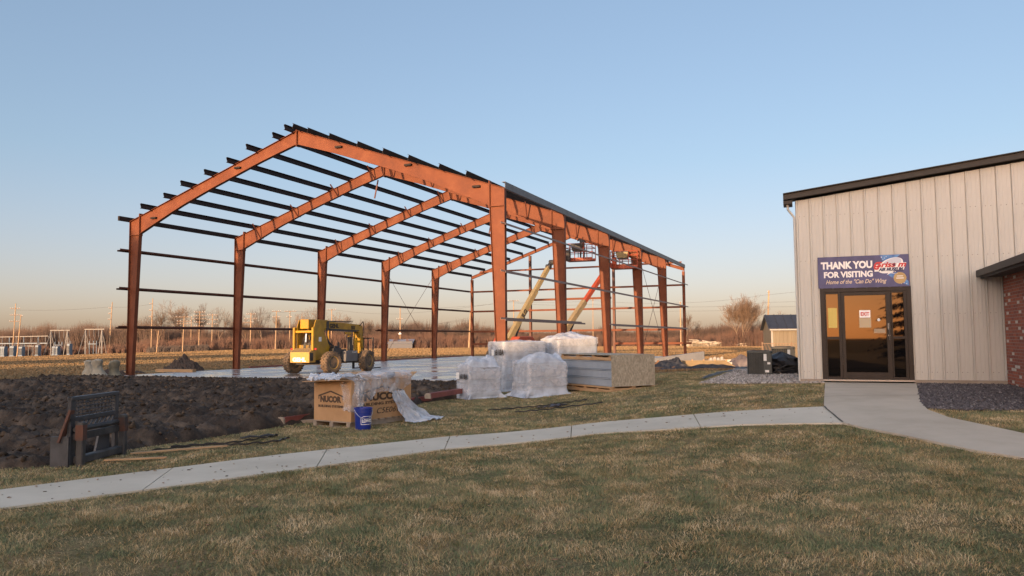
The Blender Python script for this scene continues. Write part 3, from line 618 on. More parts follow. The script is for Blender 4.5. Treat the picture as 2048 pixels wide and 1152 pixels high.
# ------------------------------------------------------------------ cardboard bin, sheet, bucket, channels
BX, BY, BYAW = -2.99, 14.43, 57.0
def cardboard():
    z0 = tz(BX, BY) - .01
    p = thing("wooden_pallet", (BX, BY, z0), BYAW, "grey weathered pallet under the open cardboard bin", "pallet")
    mb = MB()
    for y in (.02, .46, .90): mb.box(-.01, 1.72, y, y+.09, .02, .105)
    mb.build("stringer", WOODG, p)
    mb = MB()
    for k in range(9): mb.box(-.015+.195*k, .12+.195*k, -.01, 1.01, .106, .124)
    mb.build("deck_boards", WOODG, p)
    mb = MB()
    for k in (0, .8, 1.58): mb.box(-.018+k, .14+k, -.012, 1.012, 0, .019)
    mb.build("bottom_boards", WOODG, p)
    b = thing("cardboard_bin", (BX, BY, z0+.126), BYAW, "large open brown cardboard bin printed NUCOR on the lawn", "cardboard box")
    L, D, H, t = 1.69, .98, .745, .014
    mb = MB(); mb.box(0, L, 0, t, 0, H); mb.box(0, L, D-t, D, 0, H); mb.box(0, t, t, D-t, 0, H); mb.box(L-t, L, t, D-t, 0, H); mb.box(t, L-t, t, D-t, 0, .02)
    mb.build("carton_walls", CARD, b)
    def flap(a, bb, c, d): MB().hexa([a, bb, c, d] + [(q[0], q[1], q[2]+.008) for q in (a, bb, c, d)]).build("flap", CARD, b)
    flap((-.004,.98,H+.002),(-.28,1.0,H-.015),(-.26,.05,H+.03),(-.004,.0,H+.002))
    flap((0,D+.002,H),(L,D+.002,H),(L-.05,D+.3,H+.10),(.05,D+.3,H+.05))
    flap((L+.002,0,H),(L+.26,.06,H+.10),(L+.26,D-.06,H+.07),(L+.002,D,H))
    flap((.02,-.0,H+.004),(L*.5,-.0,H+.004),(L*.5,.34,H+.05),(.05,.34,H+.03))
    # things sticking out of the bin
    for (a, c, wd, lab) in (((.45,.30,H-.005),(1.15,.42,H+.0),.14,"short pine offcut lying across the cardboard bin"), ((1.22,.30,H+.01),(1.80,.62,H+.06),.14,"second thick timber offcut on the right end of the cardboard bin")):
        o = thing("timber_offcut", (BX, BY, z0+.126), BYAW, lab, "timber"); MB().bar(a, c, wd, .075).build("board", WOODG, o)
    # printing
    ink = INKB
    def logo(face, u0, S, zl, ze, za, zn, cap, zc):
        def P(u, z): return (u0+u*S, -.003, z) if face == 'y' else (-.003, u0-u*S, z)
        def st(ua, va, ub, vb, w_):
            p = Vector((ua*S, va)); q = Vector((ub*S, vb)); d = (q-p).normalized(); nn = Vector((-d.y, d.x))*w_/2; return [P((p.x+nn.x)/S, p.y+nn.y), P((p.x-nn.x)/S, p.y-nn.y), P((q.x-nn.x)/S, q.y-nn.y), P((q.x+nn.x)/S, q.y+nn.y)]
        mb = MB()
        for q in ((.02,zl,.02,ze,.022*S+.006),(.0,ze-.004,.50,za,.03),(.50,za,1.0,ze-.004,.03),(.98,ze,.98,zl,.022*S+.006)): mb.add(st(*q), [(0,1,2,3)])
        mb.build("house_outline", ink, b, fix=False)
        f = FACE_Y if face == 'y' else FACE_X
        text("brand_lettering", "NUCOR", cap/.70, ink, b, P(.08, zn), f, width=.84*S, bold=.010, ext=.001)
        text("caption_lettering", "BUILDING SYSTEMS", cap*.55, ink, b, P(.0, zc), f, width=1.0*S, bold=.003, ext=.001)
    logo('x', .86, .66, .40, .46, .55, .35, .105, .25)
    logo('y', .24, 1.22, .38, .50, .61, .36, .13, .265)
    text("handwritten_lettering", "C5E06182", .15, INK, b, (.66, -.003, .10), FACE_Y, width=.85, shear=.25, ext=.001)
    # sheet of clear film draped over the bin
    s = thing("plastic_sheet", (BX, BY, z0+.126), BYAW, "torn clear plastic sheet draped over the cardboard bin and trailing on the grass", "plastic sheet")
    def surf(ctrl, nu, nv, amp, fr, seed, mat=SHEET, name="sheet_fold"):
        rows = len(ctrl); cols = len(ctrl[0]); P = []
        A = np.array(ctrl, float)
        for i in range(nu):
            u = i/(nu-1)*(rows-1); i0 = min(int(u), rows-2); fu = u-i0; fu = fu*fu*(3-2*fu)*.5+fu*.5
            row = []
            for j in range(nv):
                v = j/(nv-1)*(cols-1); j0 = min(int(v), cols-2); fv = v-j0
                p = (A[i0,j0]*(1-fu)+A[i0+1,j0]*fu)*(1-fv) + (A[i0,j0+1]*(1-fu)+A[i0+1,j0+1]*fu)*fv
                n1 = float(fbm(i*fr*.35+seed, j*fr+seed, 3))-.5; n2 = float(fbm(i*fr*.5+seed+40, j*fr*1.3, 3))-.5; n3 = float(fbm(i*fr*.5+seed+80, j*fr*1.3+9, 2))-.5
                row.append((p[0]+amp*n3, p[1]-abs(amp*n1)*1.2, p[2]+amp*n2))
            P.append(row)
        return MB().grid(P).build(name, mat, s, smooth=True)
    e = .03
    # over the top and down the long printed side
    surf([[(-.12,.75,H+.05),(.3,.75,H+.10),(.8,.7,H+.10),(1.3,.6,H+.16),(1.8,.5,H+.18)],
          [(-.12,.15,H+.09),(.3,.2,H+.09),(.8,.2,H+.09),(1.3,.2,H+.17),(1.78,.1,H+.13)],
          [(-.02,-e,H+.03),(.3,-e-.01,H+.02),(.8,-e-.02,H+.03),(1.3,-e,H+.05),(1.74,-e,H+.04)],
          [(.12,-e,H-.24),(.32,-e-.01,H-.18),(.8,-e-.02,H-.16),(1.25,-e-.02,H-.16),(1.66,-e,H-.10)],
          [(.16,-e-.02,H-.50),(.30,-e-.03,H-.42),(.7,-e-.02,H-.22),(1.2,-e-.02,H-.28),(1.6,-e,H-.14)]], 34, 60, .07, .33, 3)
    # tail running down to the grass on the right
    zg = -.126
    surf([[(1.02,-.05,H-.25),(1.2,-.06,H-.24),(1.38,-.05,H-.22)],
          [(1.10,-.10,H-.48),(1.3,-.12,H-.46),(1.55,-.09,H-.42)],
          [(1.16,-.16,.10),(1.45,-.20,.12),(1.78,-.14,.13)],
          [(1.20,-.26,zg+.03),(1.60,-.34,zg+.08),(2.05,-.22,zg+.10)],
          [(1.35,-.42,zg+.02),(1.80,-.55,zg+.05),(2.30,-.40,zg+.05)]], 34, 30, .09, .4, 11, WRAP, "trailing_end")
    # bunched film on the near corner
    surf([[(-.25,.95,H+.03),(-.27,.5,H+.05),(-.25,.1,H+.02)],[(-.1,.95,H+.12),(-.05,.5,H+.15),(-.08,.05,H+.12)],[(.05,.9,H+.08),(.1,.5,H+.10),(.2,.0,H+.12)],[(.10,.6,H+.07),(.25,.3,H+.07),(.34,-.05,H+.02)]], 26, 40, .12, .5, 21, WRAP, "bunched_film")
    surf([[(-.03,.28,H-.02),(.0,.1,H-.01),(.12,-.03,H),(.3,-.04,H)],[(-.05,.20,H-.2),(-.02,.06,H-.22),(.12,-.05,H-.22),(.26,-.05,H-.2)],[(-.04,.14,H-.42),(-.03,.02,H-.44),(.12,-.07,H-.45),(.25,-.07,H-.42)],[(-.04,.20,H-.52),(-.03,.02,H-.56),(.10,-.07,H-.58),(.2,-.07,H-.52)]], 26, 24, .06, .5, 31)
cardboard()

def bucket():
    x, y = -2.74, 14.28
    blue = M("royal_blue_plastic", (.012,.03,.22), (.016,.035,.25), 3, .35)
    t = thing("blue_bucket", (x, y, tz(x, y)), 0, "blue plastic bucket with white lettering beside the cardboard bin", "bucket", scale=1.06)
    MB().lathe([(.0,.0),(.125,.0),(.13,.01),(.146,.30),(.158,.302),(.158,.322),(.149,.325),(.150,.345),(.160,.347),(.160,.372),(.150,.374),(.140,.372),(.124,.03),(.0,.03)], 36).build("tub", blue, t, smooth=True)
    mb = MB(); pts = [(.162*math.cos(a), .162*math.sin(a)*1.0 - .01*math.sin(a), .34-.15*math.sin((a-R(215))/R(165)*math.pi)) for a in np.linspace(R(215), R(380), 16)]
    mb.path(pts, .004, 5); mb.build("wire_handle", M("handle_wire", (.5,.5,.5), rough=.4, metal=.7), t)
    W_ = M("label_white", (.75,.75,.75), rough=.5)
    g = Matrix.Rotation(R(45), 3, 'Z')
    o = text("lettering", "LOWE'S", .075, W_, t, (0,0,0), Matrix.Identity(3), width=.20, bold=.003, ext=.001, align='CENTER')
    ol = MB()
    for a, b_ in (((-.12,-.035),(.12,-.035)),((.12,-.035),(.12,.075)),((.12,.075),(.07,.10)),((.07,.10),(-.07,.10)),((-.07,.10),(-.12,.075)),((-.12,.075),(-.12,-.035))): 
        for k in range(6):
            q0 = [a[i]+(b_[i]-a[i])*k/6 for i in (0,1)]; q1 = [a[i]+(b_[i]-a[i])*(k+1)/6 for i in (0,1)]; ol.bar((*q0,.0), (*q1,.0), .008, .002)
    o2 = ol.build("label_outline", W_, t)
    for oo in (o, o2):
        for v in oo.data.vertices:
            a = v.co.x/.15 + R(-48); h = v.co.y + .13; rr = .1315 + .0515*h + v.co.z + .0025
            v.co = (rr*math.cos(a), rr*math.sin(a), h)
bucket()

def channel(name, a, b, label, size=.14, roll=0, group=None):
    """long C section lying on the ground"""
    az = math.atan2(b[1]-a[1], b[0]-a[0]); Ln = math.dist(a[:2], b[:2])
    t = thing(name, (a[0], a[1], max(tz(*a[:2]), tz(*b[:2]))+a[2]), math.degrees(az), label, "steel channel", group)
    s = size; mb = MB()
    mb.box(0, Ln, -s/2, s/2, 0, .012); mb.box(0, Ln, -s/2, -s/2+.012, .012, s*.9); mb.box(0, Ln, s/2-.012, s/2, .012, s*.9)
    mb.box(0, Ln, -s/2+.012, -s/2+.05, s*.9-.012, s*.9); mb.box(0, Ln, s/2-.05, s/2-.012, s*.9-.012, s*.9)
    mb.build("section", REDC, t)
    c = MB(); c.prism([(-s/2-.008,0),(s/2+.008,0),(s/2+.008,s*.7),(s/2-.03,s*.93),(-s/2+.03,s*.93),(-s/2-.008,s*.7)], -.05, -.001, 'x'); c.build("end_plate", WOODG, t)
    return t
REDC = M("oxide_red_channel", (.17,.042,.035), (.24,.07,.055), 2, .55)
channel("steel_channel", (-4.85,15.25,.04), (-1.9,22.6), "red steel channel furthest left in the pair behind the cardboard bin", .14)
channel("steel_channel", (-4.42,14.95,.04), (-1.35,22.5), "red steel channel nearest the cardboard bin in the pair behind it", .14)
channel("steel_channel", (-2.1,19.4,.16), (-1.0,22.3), "short red steel channel stacked on the pair behind the cardboard bin", .14)
for (x, y, l) in ((-4.4,15.3,"front wooden block under the red channels"), (-3.1,18.4,"rear wooden block under the red channels")):
    t = thing("wooden_block", (x, y, tz(x,y)-.02), 25, l, "timber"); MB().box(-.5,.5,-.05,.05,0,.085).build("block", WOODG, t)

# ------------------------------------------------------------------ film-wrapped pallet loads
def wrapped(x, y, yaw, a, b, h, bulge, seed, label, lettering=None, flare=.16, top=True):
    t = thing("wrapped_pallet_load", (x, y, tz(x, y)), yaw, label, "wrapped pallet", "wrapped pallets of cartons")
    # local: near corner at origin, sides along +x and +y
    mb = MB()
    for yy in (.02, b/2-.04, b-.10): mb.box(0, a, yy, yy+.08, .02, .10)
    for k in range(6): mb.box(k*(a-.1)/5, k*(a-.1)/5+.1, 0, b, .101, .118)
    for k in range(3): mb.box(k*(a-.1)/2, k*(a-.1)/2+.1, .0, b, .0, .019)
    mb.build("pallet", WOODG, t)
    for ix in range(2):
        for iz in range(3):
            x0 = .03+ix*(a-.05)/2; z0 = .122+iz*(h-.15)/3; q = MB().box(x0, x0+(a-.05)/2-.02, .03, b/2-.01, z0, z0+(h-.15)/3-.012); q.box(x0, x0+(a-.05)/2-.02, b/2+.01, b-.03, z0, z0+(h-.15)/3-.012); q.build("cartons", SHRINK_IN if (ix+iz) % 2 else WOODG, t, bevel=.012)
    n = 96; rings = []
    hs = [(.015,1+flare),(.06,1+flare*.65),(.13,1+flare*.3),(.2,1.035)] + [(.2+(h-.2)*k/16, 1.012) for k in range(1,17)]
    for i, (z, sc) in enumerate(hs):
        ring = []
        for k in range(n):
            th = 2*math.pi*k/n; c_, s_ = math.cos(th), math.sin(th); e = .13 if z <= h else .13+.5*min(1, (z-h)/max(bulge,.01))
            px = math.copysign(abs(c_)**e, c_); py = math.copysign(abs(s_)**e, s_)
            wr = fbm(k*.22+seed*7, i*.55+seed, 4)-.5
            d = .028*float(wr) if z <= h else .16*float(fbm(k*.3*sc+seed, i*1.1+seed*3, 4)-.5)
            if z < .12: d += .16*flare/.16*float(fbm(k*.18+seed, 3+z*3, 3)-.5)
            dz = (.30*bulge*float(fbm(px*sc*2.2+seed*5, py*sc*2.2+i*.1, 3)-.5)*2 if z > h-.02 else 0) + (.02*float(wr) if z < .03 else 0)
            ring.append((a/2+(a/2*px)*sc*(1+d/(a/2)*1.0), b/2+(b/2*py)*sc*(1+d/(b/2)), max(.004, z+dz)))
        rings.append(ring+[ring[0]])
    MB().grid(rings).build("stretch_wrap", WRAP, t, smooth=True)
    TP = []; m_ = 44
    for i in range(m_+1):
        row = []
        for j in range(m_+1):
            u = -1+2*i/m_; v = -1+2*j/m_; ed_ = (1-abs(u)**5)*(1-abs(v)**5); pk = math.exp(-((u-.25*math.sin(seed*2.1))**2+(v-.25*math.cos(seed*1.7))**2)/.45)
            nz = abs(float(fbm(u*1.6+seed*4, v*1.6+seed*9, 5, .6))-.5)*2; lump = float(fbm(u*1.1+seed*3, v*1.1+seed, 3))
            z = h-.012+ed_**.4*bulge*(.45*pk+1.5*max(0,lump-.38)-.55*nz+.30)
            row.append((a/2+a/2*1.015*u*(1-.03*(1-ed_)), b/2+b/2*1.015*v*(1-.03*(1-ed_)), max(h-.02, z)))
        TP.append(row)
    MB().grid(TP).build("film_top", WRAP, t, smooth=True)
    # loose overlapping bands of film
    for q in range(3):
        z = .25+(h-.4)*q/2.2; ring0 = []; ring1 = []
        for k in range(n+1):
            th = 2*math.pi*k/n; c_, s_ = math.cos(th), math.sin(th); e = .13
            px = math.copysign(abs(c_)**e, c_); py = math.copysign(abs(s_)**e, s_); d = .012+.03*float(fbm((k%n)*.2+q*9+seed, q, 3))
            zz = z+.08*math.sin(th+q*2+seed); ring0.append((a/2+(a/2+d)*px, b/2+(b/2+d)*py, zz)); ring1.append((a/2+(a/2+d*.8)*px, b/2+(b/2+d*.8)*py, zz+.22))
        MB().grid([ring0, ring1]).build("film_band", SHEET, t, smooth=True)
    if lettering:
        s, u, v, size = lettering
        lab = MB(); lab.box(-.072, -.070, u+.10, u+.27, v-.02, v+.16); lab.build("paper_label", PAPER, t)
        text("lettering", s, size, INK, t, (-.072, u+.03, v), FACE_X, bold=.009, shear=.1, ext=.001)
    return t
wrapped(-1.18, 20.9, 33, 1.02, .66, .86, .36, 1, "wrapped pallet marked 618A at the front left with a bunched film top", ("618A", .30, .56, .17), .22)
wrapped(.42, 20.7, 27, 1.20, .95, .93, .34, 2, "front pallet in crumpled white film leaning towards the crated panels, unmarked", None, .24)
wrapped(-.28, 23.6, 30, 1.55, 1.0, 1.52, .06, 3, "tall wrapped pallet marked 618A behind the two front ones", ("618A", .35, 1.12, .24), .08)
wrapped(1.45, 24.6, 30, 1.55, 1.1, 1.50, .20, 4, "tall wrapped pallet with a domed top, rear right of the white group", None, .08)

def panel_crate():
    x, y = 2.58, 20.3
    t = thing("panel_crate", (x, y, tz(x, y)-.03), 28, "strand board crate of three grey metal panel bundles on a pine pallet", "crate")
    # local: near corner at origin; end board along +x, long side along +y
    A, Bl, H = 1.38, 2.55, 1.06
    mb = MB()
    for k in range(5): mb.box(0, A, k*(Bl-.11)/4, k*(Bl-.11)/4+.11, .02, .125)
    mb.box(-.03, .08, -.015, Bl, .126, .165); mb.box(A-.08, A+.03, -.015, Bl, .126, .165); mb.box(A/2-.06, A/2+.06, -.015, Bl, .126, .165); mb.box(-.02, A+.05, -.02, .08, 0, .019); mb.box(-.03,.02,-.02,Bl,.0,.09)
    pal = mb.build("pallet", WOOD, t)
    pm = M("blue_grey_coated_panel", (.25,.29,.34), (.30,.34,.39), 2, .4, .1)
    for k in range(3):
        z0 = .17+k*.225; mb = MB(); mb.box(.015, A-.02, .02, Bl-.02, z0, z0+.19); mb.box(-.004, A-.02, .02, Bl-.01, z0+.191, z0+.217)
        mb.build("panel_bundle", pm, t, bevel=.006)
    mb = MB()
    for k in range(4): mb.box(.02, A-.02, .03+k*(Bl-.2)/3, .16+k*(Bl-.2)/3, .935, .985)
    mb.box(-.01, .05, .02, Bl, .85, .934); mb.box(A-.05, A+.01, .02, Bl, .85, .934); mb.build("top_battens", WOOD, t)
    osb = M("oriented_strand_board", (.22,.19,.14), (.40,.36,.28), 26, .8, 0, .12, 30, detail=2, c3=(.30,.265,.20), stretch=(1,1,.55), lo=.3, hi=.7)
    MB().box(-.02, A+.02, .0, Bl+.02, .987, 1.002).build("top_board", osb, t)
    MB().box(-.01, A+.015, -.019, -.002, .17, .986).build("end_board", osb, t)
panel_crate()

# ------------------------------------------------------------------ fork attachment frame leaning by the mud
def fork_frame():
    t = thing("pallet_fork_frame", (-5.70, 10.25, tz(-5.7,10.3)-.02), 88, "black fork attachment frame with mesh guard and rusty posts beside the mud", "fork frame")
    # local x runs away from the camera along the frame, -y faces the path
    W_ = 1.16; RUST = M("rusty_steel", (.10,.042,.026), (.045,.034,.03), 3, .8, 0, .2, 20, lo=.45, hi=.6); GREYS = M("scuffed_grey_steel", (.024,.023,.024), (.065,.06,.056), 4, .6, 0, .1, 20)
    BL = M("scuffed_black_steel", (.025,.026,.03), (.06,.06,.065), 3, .5)
    mb = MB(); mb.box(.0,.11,.10,.15,.0,.93); mb.box(W_-.09,W_,.10,.15,.0,.90); mb.box(.0,W_,.09,.16,.88,.93); mb.box(.0,W_,.10,.15,.60,.66)
    mb.build("guard_frame", BL, t, bevel=.006)
    mb = MB()
    for k in range(1, 11): x = .11+(W_-.2)*k/11; mb.tube((x,.125,.64),(x,.125,.89),.008,n=5)
    for k in range(1, 5): z = .64+.25*k/5; mb.tube((.1,.118,z),(W_-.08,.118,z),.006,n=5)
    for k in range(9): x = .12+(W_-.3)*k/8; mb.tube((x,.13,.47),(x+.14,.12,.62),.012,n=5)
    mb.build("mesh_guard", BL, t)
    mb = MB(); mb.tube((.04,.06,.50),(W_-.05,.06,.50),.035,n=10); mb.box(.05,W_-.05,.03,.10,.36,.45); mb.build("upper_rail", GREYS, t)
    mb = MB(); mb.box(.06,W_-.05,-.02,.10,.05,.15); mb.build("lower_rail", GREYS, t, bevel=.01)
    for x in (.03, W_-.10):
        o = MB().box(x, x+.09, -.045, .05, .0, .60).build("fork_post", GREYS, t, bevel=.012)
        mb = MB(); mb.box(x-.004, x+.094, -.049, .054, .36, .56); mb.build("rust_band", RUST, o)
    MB().box(-.04,-.01,.10,.34,.0,.42).build("side_plate", BL, t); mb = MB(); mb.hexa([(.60,.11,.12),(.95,.11,.12),(.95,.14,.12),(.60,.14,.12),(.72,.11,.46),(.95,.11,.46),(.95,.14,.46),(.72,.14,.46)]); mb.build("inner_plate", BL, t)
    MB().bar((-.03,.22,.34),(.02,.10,.76),.10,.03,(0,1,0)).build("rusty_flat_bar", RUST, t)
fork_frame()
def plank(a, b, wd, ht, label, mat=WOOD):
    t = thing("plank", (*a, 0), 0, label, "plank"); MB().bar((0,0,tz(*a)+.045), (b[0]-a[0], b[1]-a[1], tz(*b)+.045), wd, ht).build("board", mat, t)
plank((-5.5,10.55), (-4.75,10.75), .07, .02, "thin pine plank on the grass nearest the walk by the fork frame")
plank((-5.45,11.15), (-4.35,11.9), .07, .02, "longer pine plank on the grass beyond the fork frame")
def strap(pts, label, wd=.014, mat=BLACKM, lift=.04):
    t = thing("black_strapping", (*pts[0], 0), 0, label, "strapping"); x0, y0 = pts[0]; mb = MB(); P0 = []; P1 = []
    Q = []
    for i in range(len(pts)-1):
        for k in range(8): f = k/8; Q.append((pts[i][0]+(pts[i+1][0]-pts[i][0])*f, pts[i][1]+(pts[i+1][1]-pts[i][1])*f))
    Q.append(pts[-1])
    for i in range(len(Q)):
        a = Q[max(0, i-1)]; b = Q[min(len(Q)-1, i+1)]; d = Vector((b[0]-a[0], b[1]-a[1])).normalized(); z = tz(*Q[i])+lift+.012*math.sin(i*1.7)
        P0.append((Q[i][0]-x0-d.y*wd, Q[i][1]-y0+d.x*wd, z)); P1.append((Q[i][0]-x0+d.y*wd, Q[i][1]-y0-d.x*wd, z+.012))
    low = lambda P: [(p[0], p[1], p[2]-.02) for p in P]
    mb.grid([P0, P1, low(P1), low(P0), P0]).build("strap", mat, t)
strap([(-5.3,11.5),(-4.9,12.0),(-4.4,12.35),(-4.1,12.9),(-4.0,13.3),(-4.5,12.9)], "looped black strapping on the grass edge by the mud")
strap([(-5.2,11.9),(-4.75,12.2),(-4.25,12.1),(-3.75,12.45),(-3.7,12.9)], "thin black strapping crossing the loop by the mud", .02)
strap([(-.55,17.5),(.1,17.75),(.6,17.85),(1.3,18.3),(1.75,18.5)], "black strapping on the lawn below the wrapped pallets", .025, lift=.04)
strap([(.05,16.75),(.6,16.9),(1.3,17.2),(2.0,17.4)], "black strapping on the lawn nearest the walk", .018, lift=.04)
strap([(.55,17.6),(.9,17.65),(1.15,17.85),(.85,17.95)], "crumpled black plastic scrap on the lawn below the pallets", .10, TARP, .03)

# ------------------------------------------------------------------ machines
def wheel(parent, x, y, r, wd, tyre, rim, steer=0, side=1, name="wheel"):
    w_ = bpy.data.objects.new(name, None); C.objects.link(w_); w_.parent = parent; w_.location = (x, y, r); w_.rotation_euler = (0,0,R(steer)); w_.empty_display_size = .1
    mb = MB(); h = wd/2
    mb.lathe([(r*.56,-h*.8),(r*.60,-h*.95),(r*.86,-h),(r*.94,-h*.82),(r*.95,h*.82),(r*.86,h),(r*.60,h*.95),(r*.56,h*.8),(r*.5,0)], 32, 'y')
    n = 22
    for k in range(n):
        for s in (0, 1):
            a = 2*math.pi*(k+.5*s)/n; b = a+.16; y0, y1 = (-h*.98, h*.12) if s == 0 else (-h*.12, h*.98)
            def pt(ang, rr, yy): return (rr*math.cos(ang), yy, rr*math.sin(ang))
            tw = .17 if s == 0 else -.17
            q = [pt(a+(tw if s==0 else 0), r*.93, y0), pt(b+(tw if s==0 else 0), r*.93, y0), pt(b+(0 if s==0 else -tw), r*.93, y1), pt(a+(0 if s==0 else -tw), r*.93, y1)]
            q2 = [pt(a+(tw if s==0 else 0)+.02, r*1.0, y0*.95), pt(b+(tw if s==0 else 0)-.02, r*1.0, y0*.95), pt(b+(0 if s==0 else -tw)-.02, r*1.0, y1*.95), pt(a+(0 if s==0 else -tw)+.02, r*1.0, y1*.95)]
            mb.hexa(q + q2)
    mb.build("tyre", tyre, w_)
    mb = MB(); s = side
    mb.lathe([(.0,-h*.2*s),(r*.2,-h*.5*s),(r*.24,-h*.5*s),(r*.26,-h*.25*s),(r*.48,-h*.35*s),(r*.54,-h*.85*s),(r*.58,-h*.85*s),(r*.57,h*.8*s),(.0,h*.5*s)], 24, 'y')
    for k in range(8): a = 2*math.pi*k/8; mb.tube((r*.34*math.cos(a),-h*.28*s,r*.34*math.sin(a)),(r*.34*math.cos(a),-h*.45*s,r*.34*math.sin(a)),.018,n=6)
    mb.build("rim", rim, w_, smooth=True); return w_
def telehandler():
    t = thing("telehandler", (-9.60, 37.25, .03), 70, "yellow GEHL telehandler with muddy tyres parked on the wet slab", "telehandler", scale=1.06)
    for (x, y, s, st) in ((0,-1.0,1,-14),(0,1.0,-1,-14),(3.05,-1.0,1,0),(3.05,1.0,-1,0)): wheel(t, x, y, .50, .38, MUDTYRE, YELLOW2, st, s)
    mb = MB(); mb.box(-.45,3.5,-.42,.42,.48,.86); mb.box(-.12,.12,-.8,.8,.40,.60); mb.box(2.93,3.17,-.8,.8,.40,.60); mb.box(.45,2.5,-.72,-.42,.50,.62); mb.box(.45,2.5,.42,.72,.5,.62)
    mb.build("chassis", BLACKM, t, bevel=.01)
    # rear frame of two side plates
    mb = MB()
    for y0, y1 in ((-.46,-.42),(.42,.46)):
        mb.prism([(-.50,.62),(1.05,.62),(.85,.98),(.20,1.95),(-.10,2.42),(-.40,2.42),(-.55,2.1)], y0, y1)
    for y0, y1 in ((-.54,-.44),(.44,.54)):
        mb.prism([(-.72,1.05),(-.60,1.05),(-.55,2.02),(-.62,2.10),(-.72,2.06)], y0, y1)
    mb.box(-.66,-.58,-.44,.44,1.84,1.94); mb.box(-.40,-.34,-.42,.42,.9,1.3)
    mb.build("rear_frame", YELLOW, t, bevel=.012)
    mb = MB(); mb.prism([(-.95,.52),(-.45,.52),(-.45,1.12),(-.62,1.16),(-.95,.98)], -.50, .50)
    cw = mb.build("counterweight", M("dusty_yellow_panel", (.45,.26,.05), (.36,.21,.06), 4, .6), t, bevel=.015)
    mb = MB()
    for k in range(9): mb.box(-.93+k*.034,-.915+k*.034,-.46,.46,.985+.018*k,1.005+.018*k)
    mb.box(-.90,-.66,-.505,-.5,.6,.95); mb.build("grille", BLACKM, cw)
    text("lettering", "GEHL", .235, WHITE, cw, (-.955, .36, .58), FACE_X, width=.70, bold=.012, ext=.002)
    mb = MB(); mb.box(-.10,.05,-.20,.20,.9,1.35); mb.tube((-.45,.1,1.15),(-.30,.1,1.95),.05); mb.tube((-.45,-.12,1.10),(-.28,-.12,1.7),.035)
    for k in range(6): a = k*.9; mb.path([(-.52,-.3+.1*k,1.10),(-.50,-.25+.09*k,1.35+.05*math.sin(a)),(-.40,-.15+.07*k,1.55),(-.30,-.1+.04*k,1.8)], .015, 5)
    mb.build("hydraulics", BLACKM, t)
    MB().tube((-.46,.02,1.42),(-.42,.02,1.86),.05,n=10).build("chrome_cylinder", M("chrome_rod", (.6,.6,.6), rough=.15, metal=1), t)
    # boom
    mb = MB()
    mb.hexa([(-.62,-.22,2.02),(.9,-.22,1.94),(.9,.22,1.94),(-.62,.22,2.02),(-.62,-.22,2.44),(.9,-.22,2.44),(.9,.22,2.44),(-.62,.22,2.44)])
    mb.hexa([(.9,-.19,1.96),(3.85,-.19,1.90),(3.85,.19,1.90),(.9,.19,1.96),(.9,-.19,2.38),(3.85,-.19,2.26),(3.85,.19,2.26),(.9,.19,2.38)])
    bm_ = mb.build("boom", YELLOW, t, bevel=.015)
    mb = MB(); mb.hexa([(.92,-.198,2.05),(3.7,-.198,1.985),(3.7,-.19,1.985),(.92,-.19,2.05),(.92,-.198,2.0),(3.7,-.198,1.94),(3.7,-.19,1.94),(.92,-.19,2.0)]); mb.box(.78,.98,-.24,-.22,1.98,2.38); mb.tube((1.0,-.26,1.97),(3.3,-.26,1.92),.025); mb.box(1.0,3.2,-.15,.15,2.37,2.41)
    mb.build("hose_track", BLACKM, bm_)
    text("lettering", "GEHL", .26, INK, bm_, (1.08,-.203,2.08), FACE_Y, width=.78, bold=.012, ext=.002); text("model_lettering", "553", .22, INK, bm_, (2.95,-.203,2.03), FACE_Y, width=.34, bold=.01, ext=.002)
    mb = MB(); mb.tube((.55,-.30,.95),(.10,-.30,1.98),.055,n=10); mb.tube((.55,.30,.95),(.10,.30,1.98),.055,n=10); mb.bar((.95,-.34,.80),(.25,-.34,2.0),.05,.14); mb.build("lift_cylinders", YELLOW, t)
    # boom head, carriage, forks
    mb = MB(); mb.prism([(3.75,2.26),(4.0,2.20),(4.10,1.4),(4.02,.80),(3.86,.80),(3.80,1.5)], -.20, .20); mb.bar((3.6,-.25,1.9),(3.95,-.25,1.1),.06,.12); mb.build("boom_head", YELLOW, t, bevel=.012)
    mb = MB()
    for y in (-.72,-.44,-.18,.18,.44,.72): mb.box(4.12,4.17,y-.025,y+.025,.45,1.58)
    mb.box(4.11,4.18,-.75,.75,1.55,1.62); mb.box(4.11,4.2,-.75,.75,.78,.90); mb.box(4.11,4.2,-.75,.75,.42,.52)
    car = mb.build("fork_carriage", BLACKM, t)
    for y in (-.45,.45): mb = MB(); mb.box(4.20,4.25,y-.06,y+.06,.08,.85); mb.box(4.2,5.3,y-.06,y+.06,.06,.11); mb.build("fork", BLACKM, car)
    # open cab on the left, engine and tank on the right
    mb = MB()
    for x in (.95, 2.0):
        for y in (.46, 1.02): mb.box(x-.035,x+.035,y-.035,y+.035,.62,2.12)
    mb.box(.9,2.05,.42,1.06,2.12,2.18); mb.box(.9,2.05,.42,1.06,.58,.66); mb.box(.92,.98,.46,1.02,.66,1.25); mb.box(.95,2.0,.99,1.03,.66,1.1); cab = mb.build("cab", YELLOW, t)
    mb = MB(); mb.box(1.15,1.6,.52,.95,.9,1.02); mb.box(1.12,1.22,.52,.95,1.02,1.55); mb.build("seat", DARK, cab); MB().lathe([(.16,0),(.185,.01),(.185,.03),(.16,.02)],16,'z',(1.78,.72,1.3)).build("steering_wheel", DARK, cab)
    mb = MB(); mb.box(.65,1.35,-.70,-.44,.62,1.14); mb.box(.75,1.2,-.68,-.46,1.14,1.24); mb.tube((1.2,-.60,1.14),(1.2,-.60,1.40),.05); mb.box(.9,1.9,-.60,-.44,1.0,1.08); mb.build("engine_cover", BLACKM, t, bevel=.02)
